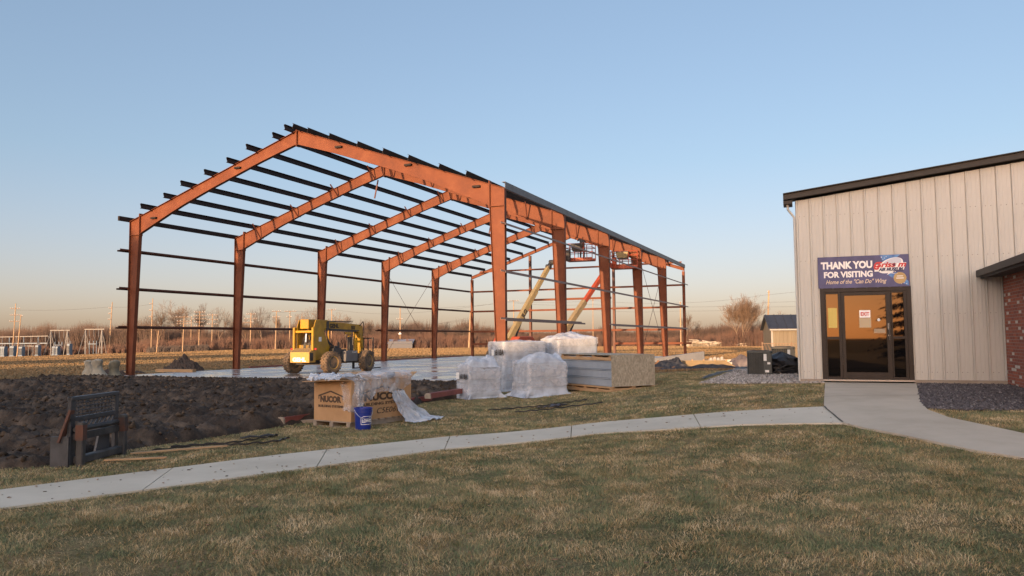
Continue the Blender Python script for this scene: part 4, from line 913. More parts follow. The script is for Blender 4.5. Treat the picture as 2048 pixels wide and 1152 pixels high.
    mb = MB(); mb.box(1.42,2.45,-.88,-.45,.50,1.0); mb.build("side_tank", M("grey_tank_paint", (.10,.10,.105), (.13,.13,.13), 3, .5), t, bevel=.02)
    mb = MB()
    for k in range(4): mb.path([(.75,-.24-.02*k,2.05-.03*k),(.55,-.40,1.80-.05*k),(.62,-.46,1.45-.04*k),(.95,-.52,1.20)], .018, 6)
    mb.build("hose_bundle", DARK, t); mb = MB(); mb.path([(3.7,-.22,2.2),(3.95,-.26,2.42),(4.1,-.22,2.2),(4.02,-.2,1.7)], .022, 6); mb.build("head_hose", DARK, t)
    for y in (-.62, .62): MB().box(-.66,-.60,y-.05,y+.05,1.08,1.16).build("tail_light", M("tail_red", (.35,.02,.02), rough=.3), t)
    MB().box(.99,1.96,1.032,1.037,1.2,2.05).build("cab_window", M("cab_glass", (.03,.035,.04), rough=.05), cab)
    MB().hexa([(-.18,-.475,1.45),(.02,-.475,1.45),(.02,-.462,1.45),(-.18,-.462,1.45),(-.18,-.475,1.65),(.02,-.475,1.65),(.02,-.462,1.65),(-.18,-.462,1.65)]).build("decal", PAPER, t)
    text("tank_lettering", "DYNALIFT", .085, WHITE, t, (1.95,-.883,.90), FACE_Y, width=.42, ext=.001)
    mb = MB(); mb.box(2.25,2.4,-.60,-.45,1.0,1.66); mb.build("valve_stack", BLACKM, t); mb = MB(); mb.box(2.30,2.75,-.35,-.25,1.78,1.88); mb.box(2.55,2.62,-.33,-.27,1.2,1.78); mb.build("mirror_arm", YELLOW, t)
telehandler()

def boom_lift(base, yaw, tip, basket, bo, col, label, letters, jib_col, cage_yaw, cyl=True, ctrl=True, two_tone=None):
    t = thing("boom_lift", (base[0], base[1], base[2]), yaw, label, "boom lift", "boom lifts inside the steel frame")
    Mi = (Matrix.Translation(base) @ Matrix.Rotation(R(yaw), 4, 'Z')).inverted(); P = lambda p: Mi @ Vector(p)
    mb = MB(); mb.box(-1.3,1.3,-.55,.55,.35,.75); mb.box(-1.0,-.8,-1.0,1.0,.35,.55); mb.box(.8,1.0,-1.0,1.0,.35,.55); mb.build("chassis", BLACKM, t, bevel=.02)
    for (x, y, s) in ((-.9,-1.0,1),(.9,-1.0,1),(-.9,1.0,-1),(.9,1.0,-1)): wheel(t, x, y, .45, .32, DARK, col, 0, s)
    mb = MB(); mb.prism([(-1.0,.85),(1.7,.85),(1.7,1.35),(1.1,1.72),(-.65,1.72),(-1.0,1.4)], -.85, -.30); mb.prism([(-1.0,.85),(1.7,.85),(1.7,1.35),(1.1,1.72),(-.65,1.72),(-1.0,1.4)], .30, .85); mb.box(-1.5,.2,-.3,.3,.78,1.3); mb.build("turret_cowl", ORANGE, t, bevel=.04)
    p0 = P((base[0], base[1], base[2]+1.55)) + Vector((-.5,0,0)); p1 = P(tip)
    d = p1-p0
    mid = p0 + d*.55
    mb = MB(); mb.bar(p0, p0+d*(.52 if two_tone else .66), .30, .34); lb = mb.build("lower_boom", two_tone or col, t, bevel=.02)
    mb = MB(); mb.bar(p0+d*(.47 if two_tone else .60), p1, .24, .28); mb.build("upper_boom", col, t, bevel=.02)
    nrm = Vector((0,0,1)).cross(d.normalized()).normalized(); up = d.normalized().cross(nrm)
    mb = MB(); mb.tube(p0+Vector((.5,0,-.45)), p0+d*.34-up*-.0-Vector((0,0,.22)), .06, n=10); mb.tube(p0+d*.34-Vector((0,0,.2)), p0+d*.42-Vector((0,0,.1)), .035, n=8); mb.build("lift_cylinder", BLACKM, t)
    mb = MB(); mb.path([p0+d*.2-up*.25+nrm*.15, p0+d*.5-up*.24+nrm*.15, p0+d*.75-up*.2+nrm*.13, p1-up*.2+nrm*.1], .025, 6); mb.build("hose", BLACKM, t)
    if letters:
        me = text_mesh(letters, .36, bold=.02, ext=.004); dn = d.normalized(); 
        sn = nrm if (P((0,0,1.6))-p0).dot(nrm) > 0 else -nrm
        right = dn if sn.cross(dn).dot(Vector((0,0,1))) < 0 or True else -dn
        upv = sn.cross(right)
        if upv.z < 0: right = -dn; upv = sn.cross(right)
        m4 = Matrix((right, upv, sn)).transposed().to_4x4(); o_ = p0+d*(.30 if right.dot(dn) > 0 else .42)+sn*.156-upv*.13
        me.transform(Matrix.Translation(o_) @ m4); link("lettering", me, INK, lb)
    # knuckle and jib
    b0 = P(basket); dirb = Vector((b0.x-p1.x, b0.y-p1.y, 0)).normalized()
    foot = b0 - dirb*(bo[0]/2+.1) + Vector((0,0,.18))
    k1 = p1 + Vector((0,0,.30)) + dirb*.25
    mb = MB(); mb.bar(p1, k1, .24, .22); mb.bar(k1+Vector((0,0,.05)), foot+Vector((0,0,.12)), .09, .09); mb.bar(k1-Vector((0,0,.12)), foot-Vector((0,0,.05)), .12, .10); mb.tube(k1+Vector((0,.16,0)), k1-Vector((0,.16,0)), .16, n=12); mb.tube(p1+Vector((0,.16,0)), p1-Vector((0,.16,0)), .17, n=12)
    mb.bar(foot-Vector((0,0,.2)), foot+Vector((0,0,.5)), .22, .24); mb.build("jib", jib_col, t, bevel=.015)
    # basket
    q = bpy.data.objects.new("basket", None); C.objects.link(q); q.parent = t; q.location = b0; q.rotation_euler = (0,0,R(cage_yaw-yaw)); q.empty_display_size = .2
    a, b_ = bo[0]/2, bo[1]/2; mb = MB(); mb.box(-a,a,-b_,b_,0,.05); mb.box(-a,a,-b_,-b_+.02,.05,.2); mb.box(-a,a,b_-.02,b_,.05,.2); mb.build("floor", ORANGE, q)
    mb = MB(); zt = 1.12
    for x in (-a, -a/3, a/3, a):
        for y in (-b_, b_): mb.tube((x,y,.05),(x,y,zt),.026,n=6)
    for z in (.55, .85, zt):
        for y in (-b_, b_): mb.tube((-a,y,z),(a,y,z),.026,n=6)
        for x in (-a, a): mb.tube((x,-b_,z),(x,b_,z),.026,n=6)
    mb.build("guard_rail", ORANGE, q)
    if ctrl:
        mb = MB(); mb.hexa([(-a*.5,-b_-.02,.62),(a*.25,-b_-.02,.62),(a*.25,-b_+.35,.62),(-a*.5,-b_+.35,.62),(-a*.62,-b_-.08,1.12),(a*.36,-b_-.08,1.12),(a*.36,-b_+.4,1.12),(-a*.62,-b_+.4,1.12)]); mb.build("control_console", BLACKM, q, bevel=.02)
        mb = MB(); mb.hexa([(-a*.5,-b_-.035,.70),(a*.25,-b_-.035,.70),(a*.25,-b_-.025,.70),(-a*.5,-b_-.025,.70),(-a*.58,-b_-.10,1.05),(a*.33,-b_-.10,1.05),(a*.33,-b_-.085,1.05),(-a*.58,-b_-.085,1.05)]); mb.build("console_cover", CREAM if col is ORANGE else BLACKM, q)
    return t
boom_lift((.0, 47.3, .03), 62, (2.33, 49.0, 6.15), (4.5, 50.3, 6.62), (1.75, .9), CREAM, "cream boomed lift with black jib holding a worker up at the rafters", "JLG", BLACKM, -20)
boom_lift((3.1, 46.6, .03), 50, (6.05, 49.6, 6.0), (7.45, 50.6, 6.12), (1.75, .95), ORANGE, "orange boomed lift with an empty basket and its tan lower boom", None, ORANGE, -20, two_tone=M('dusty_tan_boom', (.26,.20,.11), (.19,.15,.09), 3, .6))

def skin_person():
    J = {'pel':(0,0,.95),'sp':(0,.01,1.15),'ch':(0,.0,1.36),'nk':(0,.02,1.52),'hd0':(0,.03,1.60),'hd':(0,.035,1.70),
         'lh':(-.10,0,.92),'lk':(-.11,-.02,.50),'la':(-.115,.02,.09),'lt':(-.12,-.14,.04),'rh':(.10,0,.92),'rk':(.12,-.03,.50),'ra':(.125,.02,.09),'rt':(.13,-.14,.04),
         'ls':(-.19,.0,1.44),'le':(-.33,-.10,1.62),'lw':(-.26,-.18,1.86),'rs':(.19,.0,1.44),'re':(.34,-.10,1.30),'rw':(.28,-.30,1.42)}
    rad = {'pel':(.15,.11),'sp':(.145,.105),'ch':(.17,.115),'nk':(.055,.055),'hd0':(.06,.07),'hd':(.085,.10),'lh':(.09,.09),'lk':(.065,.065),'la':(.045,.05),'lt':(.045,.035),'rh':(.09,.09),'rk':(.065,.065),'ra':(.045,.05),'rt':(.045,.035),'ls':(.065,.065),'le':(.05,.05),'lw':(.035,.03),'rs':(.065,.065),'re':(.05,.05),'rw':(.035,.03)}
    E_ = [('pel','sp'),('sp','ch'),('ch','nk'),('nk','hd0'),('hd0','hd'),('pel','lh'),('lh','lk'),('lk','la'),('la','lt'),('pel','rh'),('rh','rk'),('rk','ra'),('ra','rt'),('ch','ls'),('ls','le'),('le','lw'),('ch','rs'),('rs','re'),('re','rw')]
    ks = list(J)
    for s, w_ in (('l','lw'),('r','rw')):      # five fingers rooted in each palm
        wv = Vector(J[w_]); ev = Vector(J[s+'e']); d = (wv-ev).normalized(); side = d.cross(Vector((0,1,0))).normalized()
        J[s+'p'] = tuple(wv+d*.07); rad[s+'p'] = (.038,.02); ks.append(s+'p'); E_.append((w_, s+'p'))
        for k in range(4):
            a = s+'f%d' % k; b = a+'b'; o = side*(k-1.5)*.022; J[a] = tuple(wv+d*(.115-.004*abs(k-1))+o); J[b] = tuple(wv+d*(.15-.01*abs(k-1.2))+o*1.1+Vector((0,-.02,0))); rad[a] = (.010,.010); rad[b] = (.008,.008); ks += [a, b]; E_ += [(s+'p', a), (a, b)]
        a = s+'th'; J[a] = tuple(wv+d*.06+side*-.055+Vector((0,-.02,0))); rad[a] = (.011,.011); ks.append(a); E_.append((s+'p', a))
    me = bpy.data.meshes.new("body"); me.from_pydata([J[k] for k in ks], [(ks.index(a), ks.index(b)) for a, b in E_], [])
    o = bpy.data.objects.new("body", me); C.objects.link(o); md = o.modifiers.new("s", 'SKIN'); o.modifiers.new("ss", 'SUBSURF').levels = 1
    for i, k in enumerate(ks): me.skin_vertices[0].data[i].radius = rad[k]
    me.skin_vertices[0].data[0].use_root = True
    dg = bpy.context.evaluated_depsgraph_get(); dg.update(); out = bpy.data.meshes.new_from_object(o.evaluated_get(dg)); bpy.data.objects.remove(o); return out
def person():
    t = thing("person", (4.62, 50.42, 6.68), 160, "worker in dark clothes and hard hat standing in the black jib's basket", "person")
    cloth = M("dark_work_clothes", (.03,.03,.035), (.05,.05,.055), 5, .85); skin_m = M("skin", (.42,.24,.17), rough=.6)
    me = skin_person(); o = link("body", me, cloth, t, True); me.materials.append(skin_m)
    for p in me.polygons:
        c = p.center
        if c.z > 1.55 and abs(c.x) < .14 or (c - Vector((-.26,-.18,1.92))).length < .12 or (c - Vector((.26,-.36,1.45))).length < .11: p.material_index = 1
    MB().lathe([(.135,1.72),(.125,1.735),(.12,1.78),(.10,1.83),(.05,1.865),(.0,1.87)], 20, 'z', (0,.035,0)).build("hard_hat", M("hat_orange", (.6,.20,.05), rough=.4), t, smooth=True)
    mb = MB(); mb.box(-.045,-.02,-.076,-.066,1.70,1.712); mb.box(.02,.045,-.076,-.066,1.70,1.712); mb.prism([(-.012,1.66),(.012,1.66),(.0,1.70)], -.095, -.06); mb.box(-.03,.03,-.07,-.062,1.632,1.64); mb.build("face_features", M("face_dark", (.12,.06,.05), rough=.7), t)
person()

# ------------------------------------------------------------------ things beside the museum
def ac_unit(x, y, yaw, s, label, body, lab=True):
    t = thing("air_conditioner", (x, y, tz(x, y)+.02), yaw, label, "air conditioner", "outdoor cooling units"); t.scale = (s,)*3
    def rr(w_, d_, r, n=5):
        P = []
        for cx, cy, a0 in ((w_/2-r,-d_/2+r,-90),(w_/2-r,d_/2-r,0),(-w_/2+r,d_/2-r,90),(-w_/2+r,-d_/2+r,180)):
            P += [(cx+r*math.cos(R(a0+90*k/n)), cy+r*math.sin(R(a0+90*k/n))) for k in range(n+1)]
        return P
    mb = MB(); mb.prism(rr(.80,.80,.07), .03, .78, 'z'); b = mb.build("coil_body", M("coil_dark", (.02,.024,.026), (.035,.04,.042), 6, .7), t)
    mb = MB()
    for k in range(24):
        z = .08+k*.028; mb.prism(rr(.825,.825,.08), z, z+.007, 'z')
    for k in range(9):
        for sx, sy in ((0,-1),(1,0),(0,1),(-1,0)):
            u = -.34+.085*k; px, py = (u, sy*.413) if sx == 0 else (sx*.413, u); mb.box(px-.004,px+.004,py-.004,py+.004,.06,.77)
    mb.build("louvre_grille", body, t)
    mb = MB(); mb.prism(rr(.85,.85,.08), .77, .83, 'z'); mb.prism(rr(.82,.82,.08), .83, .85, 'z'); mb.prism(rr(.85,.85,.08), .0, .05, 'z'); lid = mb.build("casing", body, t)
    mb = MB()
    for r in (.12,.18,.24,.30): mb.path([(r*math.cos(a), r*math.sin(a), .86) for a in np.linspace(0, 2*math.pi, 24)], .006, 4)
    mb.build("fan_grille", BLACKM, t)
    mb = MB(); mb.box(.13,.40,-.425,-.415,.06,.76); mb.build("service_panel", body, t)
    if lab:
        mb = MB(); mb.box(.14,.24,-.432,-.426,.50,.74); mb.box(.26,.36,-.432,-.426,.38,.45); mb.box(.18,.31,-.432,-.426,.10,.18); mb.build("labels", PAPER, t)
GRN = M("dark_green_grey_casing", (.035,.045,.047), (.05,.06,.06), 5, .5)
ac_unit(7.22, 22.75, -18, .82, "dark ribbed air conditioner with white labels on the pale gravel by the museum", GRN)
TANM = M("tan_casing", (.19,.165,.12), (.24,.21,.155), 4, .6)
ac_unit(10.95, 31.5, -16, 1.05, "tan cooling unit further back beside the museum's corner", TANM)
sheet("equipment_pad", [(6.3,22.45),(7.45,22.0),(8.0,23.1),(6.85,23.6)], CONC, .02, .5)
def bagged():
    t = thing("covered_equipment", (8.05, 23.3, tz(8.05,23.3)), 0, "lumpy equipment wrapped in black plastic behind the dark air conditioner", "covered equipment")
    rings = []
    for i in range(12):
        f = i/11; z = .66*f; r = .56*(1-.2*f) if f < .75 else .46*(1-f)*3.6+.03
        rings.append([((r*(1+.9*(float(fbm(k*.45, i*.6, 4))-.5)))*math.cos(2*math.pi*k/40), r*(1+.9*(float(fbm(k*.45+9, i*.6, 4))-.5))*math.sin(2*math.pi*k/40), z+.1*(float(fbm(k*.3, 5, 2))-.5)*f) for k in range(40)])
        rings[-1].append(rings[-1][0])
    MB().grid(rings).build("plastic_cover", TARP, t, smooth=True)
    mb = MB(); P = [(-.55,-.55,.42),(-.3,-.62,.3),(-.1,-.6,.18),(.2,-.55,.24),(.5,-.5,.2)]; mb.path(P, .018, 6); mb.path([(p[0]-.1,p[1]-.08,p[2]*.6+.02) for p in P], .015, 6); mb.path([(-.5,-.6,.05),(-.3,-.6,.18),(-.05,-.62,.3),(.3,-.55,.28)], .018, 6); mb.build("pipes", BLACKM, t)
bagged()
def shed():
    t = thing("storage_shed", (20.0, 60, tz(20,60)-.1), -8, "small tan metal shed with dark blue roof beyond the museum corner", "shed")
    tan = M("tan_shed_metal", (.13,.105,.07), (.16,.13,.085), 1, .5, stretch=(6,6,.2)); 
    mb = MB(); mb.box(0,5,0,3.4,0,2.3); mb.prism([(0,2.3),(1.7,3.3),(3.4,2.3)], 0.02, 4.98, 'x'); mb.build("wall", tan, t)
    mb = MB()
    for k in range(17): mb.box(.3*k,.3*k+.03,-.03,.0,0,2.3)
    mb.build("wall_ribs", tan, t)
    mb = MB(); mb.hexa([(-.2,-.25,2.22),(5.2,-.25,2.22),(5.2,1.72,3.36),(-.2,1.72,3.36),(-.2,-.25,2.30),(5.2,-.25,2.30),(5.2,1.72,3.44),(-.2,1.72,3.44)]); mb.hexa([(-.2,1.725,3.36),(5.2,1.725,3.36),(5.2,3.65,2.22),(-.2,3.65,2.22),(-.2,1.725,3.44),(5.2,1.725,3.44),(5.2,3.65,2.3),(-.2,3.65,2.3)])
    for k in range(9): x = -.1+k*.64; mb.hexa([(x,-.26,2.30),(x+.05,-.26,2.30),(x+.05,1.7,3.44),(x,1.7,3.44),(x,-.26,2.34),(x+.05,-.26,2.34),(x+.05,1.7,3.48),(x,1.7,3.48)])
    mb.build("roof", M("dark_blue_roof_metal", (.022,.026,.036), (.032,.036,.048), 2, .45), t)
    mb = MB(); mb.box(-.02,.12,-.05,-.03,0,2.25); mb.box(-.15,5.15,-.28,-.255,2.18,2.30); mb.build("corner_trim", M("shed_trim", (.28,.26,.24), rough=.5), t)
shed()
def fence():
    t = thing("chain_link_fence", (12.6, 39.2, tz(12.6,39.2)), -12, "low rusty chain link fence between the gravel and the tan shed", "fence")
    mb = MB(); L_ = 4.2
    for k in range(28): 
        x = L_*k/28; mb.tube((x,0,.05),(x+.5 if x+.5 < L_ else L_,0,1.25 if x+.5 < L_ else .05+1.2*(L_-x)/.5),.008,n=3); x2 = L_-x; mb.tube((x2,0,.05),(max(0,x2-.5),0,1.25 if x2 > .5 else .05+1.2*x2/.5),.008,n=3)
    mb.build("mesh", M("rusty_wire", (.25,.15,.09), rough=.7), t)
    for x in (0, 1.4, 2.1, 3.5): MB().tube((x,.03,-.1),(x,.03,1.35),.03,n=6).build("post", M("fence_post", (.22,.15,.10), rough=.7), t)
    MB().tube((0,.03,1.27),(L_,.03,1.27),.018,n=6).build("top_rail", M("fence_rail", (.25,.17,.11), rough=.7), t)
fence()

# formwork, tarps, dirt heaps and beam at the right of the slab
def heap(name, x, y, rx, ry, hgt, mat, label, cat="dirt heap", yaw=0, seed=1, n=40, cloth=False):
    t = thing(name, (x, y, tz(x, y)-.03), yaw, label, cat); P = []
    for i in range(n):
        row = []
        for j in range(n):
            u = -1+2*i/(n-1); v = -1+2*j/(n-1); r = math.hypot(u, v); nz = float(fbm(u*3+seed*9, v*3+seed, 4))-.5
            z = hgt*max(0, 1-r**1.6)*(.75+1.1*nz) + (.16*hgt*abs(float(fbm(u*9+seed, v*9, 3))-.5)*4 if r < 1 else 0)
            if cloth: z = hgt*(max(0, 1-max(abs(u),abs(v))**4)*(.35+1.3*(float(fbm(u*2.2+seed*3, v*5+seed, 4))-.2)))
            row.append((u*rx*(1+.3*nz), v*ry*(1+.3*nz), max(0, z)))
        P.append(row)
    MB().grid(P).build("surface", mat, t, smooth=cloth); return t
DIRT = M("orange_brown_soil", (.20,.105,.05), (.12,.07,.04), 3, .95, 0, .5, 14)
DARKD = M("dark_topsoil", (.04,.03,.026), (.07,.052,.042), 3, .95, 0, .5, 14)
heap("dirt_heap", -18.7, 44.2, 1.15, .9, .85, DARKD, "dark soil heap left of the second far column", seed=2)
heap("dirt_heap", -20.3, 41.0, 1.0, .6, .26, DARKD, "low dark soil spread beside the corner column", seed=3)
heap("dirt_heap", -19.6, 37.6, 1.3, .7, .42, DARKD, "rubble of dark clods at the foot of the nearest far column", seed=9)
heap("plastic_tarp", 7.55, 37.3, .85, .6, .55, TARP, "crumpled black tarp heaped at the left end of the tan formwork", "tarp", -8, 4, cloth=True)
heap("plastic_tarp", 7.9, 32.6, 2.0, .5, .24, TARP, "long low black tarp along the edge of the lawn", "tarp", 3, 5, cloth=True)
heap("plastic_tarp", 11.9, 38.6, 1.3, .8, .75, M("grey_lit_plastic", (.07,.06,.065), (.11,.09,.09), 2, .4, 0, .4, 6), "draped grey plastic right of the tan formwork", "tarp", -10, 6, cloth=True)
heap("plastic_tarp", 7.2, 25.6, .09, 4.0, .10, TARP, "black plastic edging running along the pale gravel", "tarp", -27, 12, cloth=True)
heap("dirt_heap", 6.6, 35.0, 1.6, .9, .22, DIRT, "flat orange soil bank left of the black tarps", seed=7)
heap("dirt_heap", 9.3, 36.6, 1.1, .4, .30, DIRT, "small orange soil mounds before the tan formwork", seed=8)
heap("dirt_heap", 7.4, 39.4, 1.2, .6, .5, DIRT, "brown soil bank under the grey beam", seed=14)
def formwork():
    t = thing("timber_formwork", (8.45, 38.0, -.02), -3, "tan timber formwork box for a footing, sunlit", "formwork"); mb = MB()
    tanw = M("tan_form_board", (.24,.18,.105), (.20,.15,.085), 2, .8)
    mb.box(0,.88,-.02,.03,0,.50); mb.box(.89,1.9,-.02,.03,0,.50); mb.prism([(1.9,0),(2.6,0),(2.4,.2),(1.9,.50)], -.02, .03); mb.box(0,.05,.03,2.2,0,.48); mb.box(.05,2.4,2.2,2.25,0,.45); mb.build("boards", tanw, t)
    mb = MB()
    for k in range(4): mb.box(.3+.55*k,.36+.55*k,.03,.10,0,.56)
    mb.build("stakes", WOOD, t)
    MB().box(.05,2.3,.3,2.2,.0,.40).build("concrete_fill", CONC, t)
    mb = MB(); s = thing("cement_sack", (10.0, 39.4, .42), 10, "small white sacks on the tan formwork", "sack", scale=.55)
    for k in range(4): mb.hexa([(.35*k,0,0),(.35*k+.32,0,0),(.35*k+.32,.4,0),(.35*k,.4,0),(.35*k+.05,.05,.28+.1*(k%2)),(.35*k+.27,.05,.3+.1*(k%2)),(.27+.35*k,.35,.3),(.35*k+.05,.35,.26)])
    mb.build("bags", M("dusty_sack_paper", (.34,.32,.29), rough=.8), s, bevel=.05)
formwork()
def beam():
    t = thing("grey_steel_beam", (7.9, 44.0, .02), 6, "long pale grey steel box section tilted over blocks at the slab's far right", "steel beam")
    mb = MB(); mb.hexa([(0,0,.12),(3.05,0,.22),(3.05,.35,.22),(0,.35,.12),(0,0,.42),(3.05,0,.78),(3.05,.35,.78),(0,.35,.42)]); mb.build("section", M("unlit_grey_coating", (.14,.148,.165), (.17,.178,.195), 2, .5), t, bevel=.01)  # coating darkened so the beam looks unlit despite facing the sun
    mb = MB(); mb.box(.2,.4,-.1,.5,0,.13); mb.box(2.6,2.8,-.1,.5,0,.20); mb.box(-1.0,5.2,1.0,1.25,.0,.28); mb.build("blocks", CONC, t)
beam()
for k, (x, y, s, l) in enumerate(((-19.55,35.95,1.0,"left lumpy pale bundle near the corner column"), (-18.8,35.3,1.08,"middle tall pale bundle with a white flap near the corner column"), (-18.35,35.9,1.0,"right darker lumpy bundle closest to the corner column"))):
    t = thing("wrapped_bundle", (x, y, -.02), 0, l, "bundle", scale=s); rings = []
    for i in range(14):
        f = i/13; r = (.30-.13*f+.05*math.sin(f*7+k)) if f < .97 else .05
        ring = [(r*(1+.5*(float(fbm(q*.5+k*5, i*.5, 3))-.5))*math.cos(2*math.pi*q/24)+.05*math.sin(f*5+k), r*(1+.5*(float(fbm(q*.5+k*5+7, i*.5, 3))-.5))*math.sin(2*math.pi*q/24), .82*f) for q in range(24)]; rings.append(ring+[ring[0]])
    MB().grid(rings).build("cover", M("dusty_pale_cloth", *(((.26,.23,.17),(.34,.31,.25)) if k < 2 else ((.13,.12,.085),(.2,.18,.13))), 3, .9), t, smooth=True)
for (a, b, l) in (((-18.8,41.2,.05),(-16.6,40.6,.05),"timber form board at the slab edge left of the second far column"), ((-20.3,38.6,.08),(-18.8,38.1,.06),"split timber lying behind the corner column")):
    t = thing("timber", (a[0], a[1], a[2]+.05), 0, l, "timber"); MB().bar((0,0,0), (b[0]-a[0], b[1]-a[1], 0), .3, .14).build("board", WOOD, t)
def strip(w0, t0, w1, t1, label):
    p = fworld(w0, t0); q = fworld(w1, t1); t = thing("red_edge_angle", (p[0], p[1], .03), 0, label, "steel angle"); MB().bar((0,0,.04), (q[0]-p[0], q[1]-p[1], .04), .12, .08).build("section", REDC, t)
strip(-.6, 9.0, -.6, 14.0, "red steel angle lying along the slab edge before the third far column")
strip(-.55, 20.5, -.5, 37.0, "red steel angle along the slab edge by the far columns")

# ------------------------------------------------------------------ far field edge: poles, substation, trees, brush
def far(px, Y): return (px-1024)/1550*Y, Y
def zpx(px, py, Y): return CAM_H + (677-(px-1024)*.00826-py)/1550*Y
POLE = M("weathered_pole_wood", (.36,.25,.15), (.28,.19,.12), 1, .85); XARM = M("crossarm_wood", (.16,.11,.08), rough=.85); PORC = M("grey_porcelain", (.5,.5,.5), rough=.4)
def pole(px, top, Y, arms, label, lean=0, extra=None, r=.19):
    x, y = far(px, Y); z0 = tz(x, y); h = zpx(px, top, Y)-z0
    t = thing("utility_pole", (x, y, z0), 0, label, "utility pole", "utility poles along the field edge")
    MB().tube((0,0,-.3), (lean,0,h), r, r*.62, 8).build("pole", POLE, t)
    for (f, l, r_) in arms:
        zz = h*f; cx = lean*f; mb = MB(); mb.bar((cx-l,-.15,zz),(cx+r_,-.15,zz),.13,.16); a = mb.build("crossarm", XARM, t)
        mb = MB()
        for q in (-l*.95, -l*.5, r_*.5, r_*.95):
            if abs(q) > .2: mb.tube((cx+q,-.15,zz+.08),(cx+q,-.15,zz+.34),.07,.05,6)
        mb.build("insulator", PORC, a)
    if extra == 'lamp':
        mb = MB(); mb.tube((0,-.2,h*.46),(.9,-.6,h*.50),.06); mb.build("lamp_arm", XARM, t); MB().lathe([(0,-.25),(.45,-.2),(.5,.1),(.2,.35),(0,.4)],14,'z',(.0,-.6,h*.36)).build("transformer_can", WHITE, t)
    if extra == 'frame':
        MB().tube((1.7,0,-.3),(1.7+lean*.5,0,h*.86), r*.9, r*.6, 8).build("pole", POLE, t)
    return t
T3 = [(.93,1.4,1.4),(.80,1.4,1.4),(.67,1.4,1.4)]
pole(27, 607, 240, [(.90,1.5,1.5),(.78,1.5,1.5),(.66,1.5,1.5)], "tall pole with three double arms at the far left behind the substation", .5)
pole(36, 629, 225, [(.96,.2,.6)], "shorter plain pole in front of the substation's left end", .8)
pole(219, 604, 240, [(.88,.9,.1),(.77,.9,.1),(.66,.9,.1)], "tall pole with short arms on its left side right of the steel A-frames", .7)
pole(303, 597, 238, [(.90,.9,.1),(.78,.9,.1),(.66,.9,.1)], "tallest pole just right of the nearest far column", .2)
pole(314, 661, 225, [], "short leaning pole with a brace beside the tallest pole", .5)
pole(366, 632, 225, [(.97,2.4,2.4),(.85,2.0,2.0),(.78,2.0,2.0),(.66,2.0,2.0)], "heavy pole with four wide crossarms below the largest bare tree", .3)
pole(382, 634, 240, [(.9,.2,.2)], "slim plain pole between two heavy crossarm poles", .1, r=.13)
pole(398, 622, 232, [(.97,1.6,1.6),(.88,1.8,1.8),(.80,2.0,2.0),(.72,1.6,1.6),(.62,1.6,1.6)], "heavy pole crowded with five crossarms", .2)
pole(424, 628, 245, [(.97,1.6,1.6),(.84,1.7,1.7),(.72,1.6,1.6)], "pole with three crossarms left of the second far column", .1)
pole(501, 626, 242, [(.97,1.5,1.5),(.84,2.0,2.0),(.74,2.2,.8)], "pole with stacked crossarms right of the second far column", .1, r=.24)
pole(551, 622, 235, [(.99,1.3,1.3),(.84,1.2,1.2)], "pole with two arms midway between the second and third far columns", .25)
pole(579, 622, 240, [(.99,1.7,2.0),(.84,1.0,.6)], "pole with a wide top arm left of the telehandler", .1)
pole(603, 632, 250, [], "bare thin pole right behind the telehandler's rear", 0, r=.12)
pole(663, 619, 245, [(.99,1.2,1.2)], "pole with a single top arm above the telehandler boom", 0)
pole(800, 616, 235, [(.72,1.0,.7)], "pole carrying a white transformer can and lamp arm", 0, 'lamp')
pole(937, 625, 225, [], "thick plain pole just left of the frame's rear corner", .5, r=.26)
pole(1027, 601, 250, [(.99,1.7,1.7)], "pole with a wide top arm behind the cream boom lift", 0)
pole(1185, 599, 250, [(.98,.4,.4)], "thin pole seen between the second and third near columns", .1, r=.14)
pole(1360, 604, 235, [(.98,.3,.3)], "bare pole by the frame's rear right corner", .1, r=.22)
pole(1532, 581, 215, [(.97,.3,.2)], "large bare pole left of the tan shed", .9, r=.28)

WIRE = M("cable", (.10,.08,.07), rough=.6)
def wire(pts, label):
    t = thing("overhead_cable", (0,0,0), 0, label, "cable", "overhead cables"); mb = MB()
    for (a, b) in zip(pts[:-1], pts[1:]):
        P = []
        for k in range(9):
            f = k/8; px = a[0]+(b[0]-a[0])*f; py = a[1]+(b[1]-a[1])*f + 3*math.sin(f*math.pi); Y = a[2]+(b[2]-a[2])*f; x, y = far(px, Y); P.append((x, y, zpx(px, py, Y)))
        mb.path(P, .028, 3)
    mb.build("wire", WIRE, t)
wire([(501,626,242),(551,622,235),(579,622,240),(663,619,245),(800,628,235),(1027,601,250)], "cable running along the pole tops past the telehandler")
wire([(501,650,242),(663,648,245),(800,650,235),(937,640,225)], "lower cable above the scrub behind the telehandler")
wire([(501,654,242),(663,653,245),(800,655,235),(937,636,225)], "lowest cable sagging behind the telehandler boom")
wire([(800,618,235),(1027,604,250),(1185,601,250),(1360,606,235),(1532,590,215),(1750,560,200)], "cable crossing the sky behind the end wall to the right")
wire([(1027,606,250),(1185,609,250),(1360,614,235),(1532,605,215),(1750,590,200)], "second cable crossing the sky left of the museum")
wire([(1185,620,250),(1360,622,235),(1532,614,215),(1750,603,200)], "third cable crossing the sky left of the museum")
wire([(27,620,240),(219,614,240),(303,608,238),(366,634,225)], "cable linking the tall poles at the left")

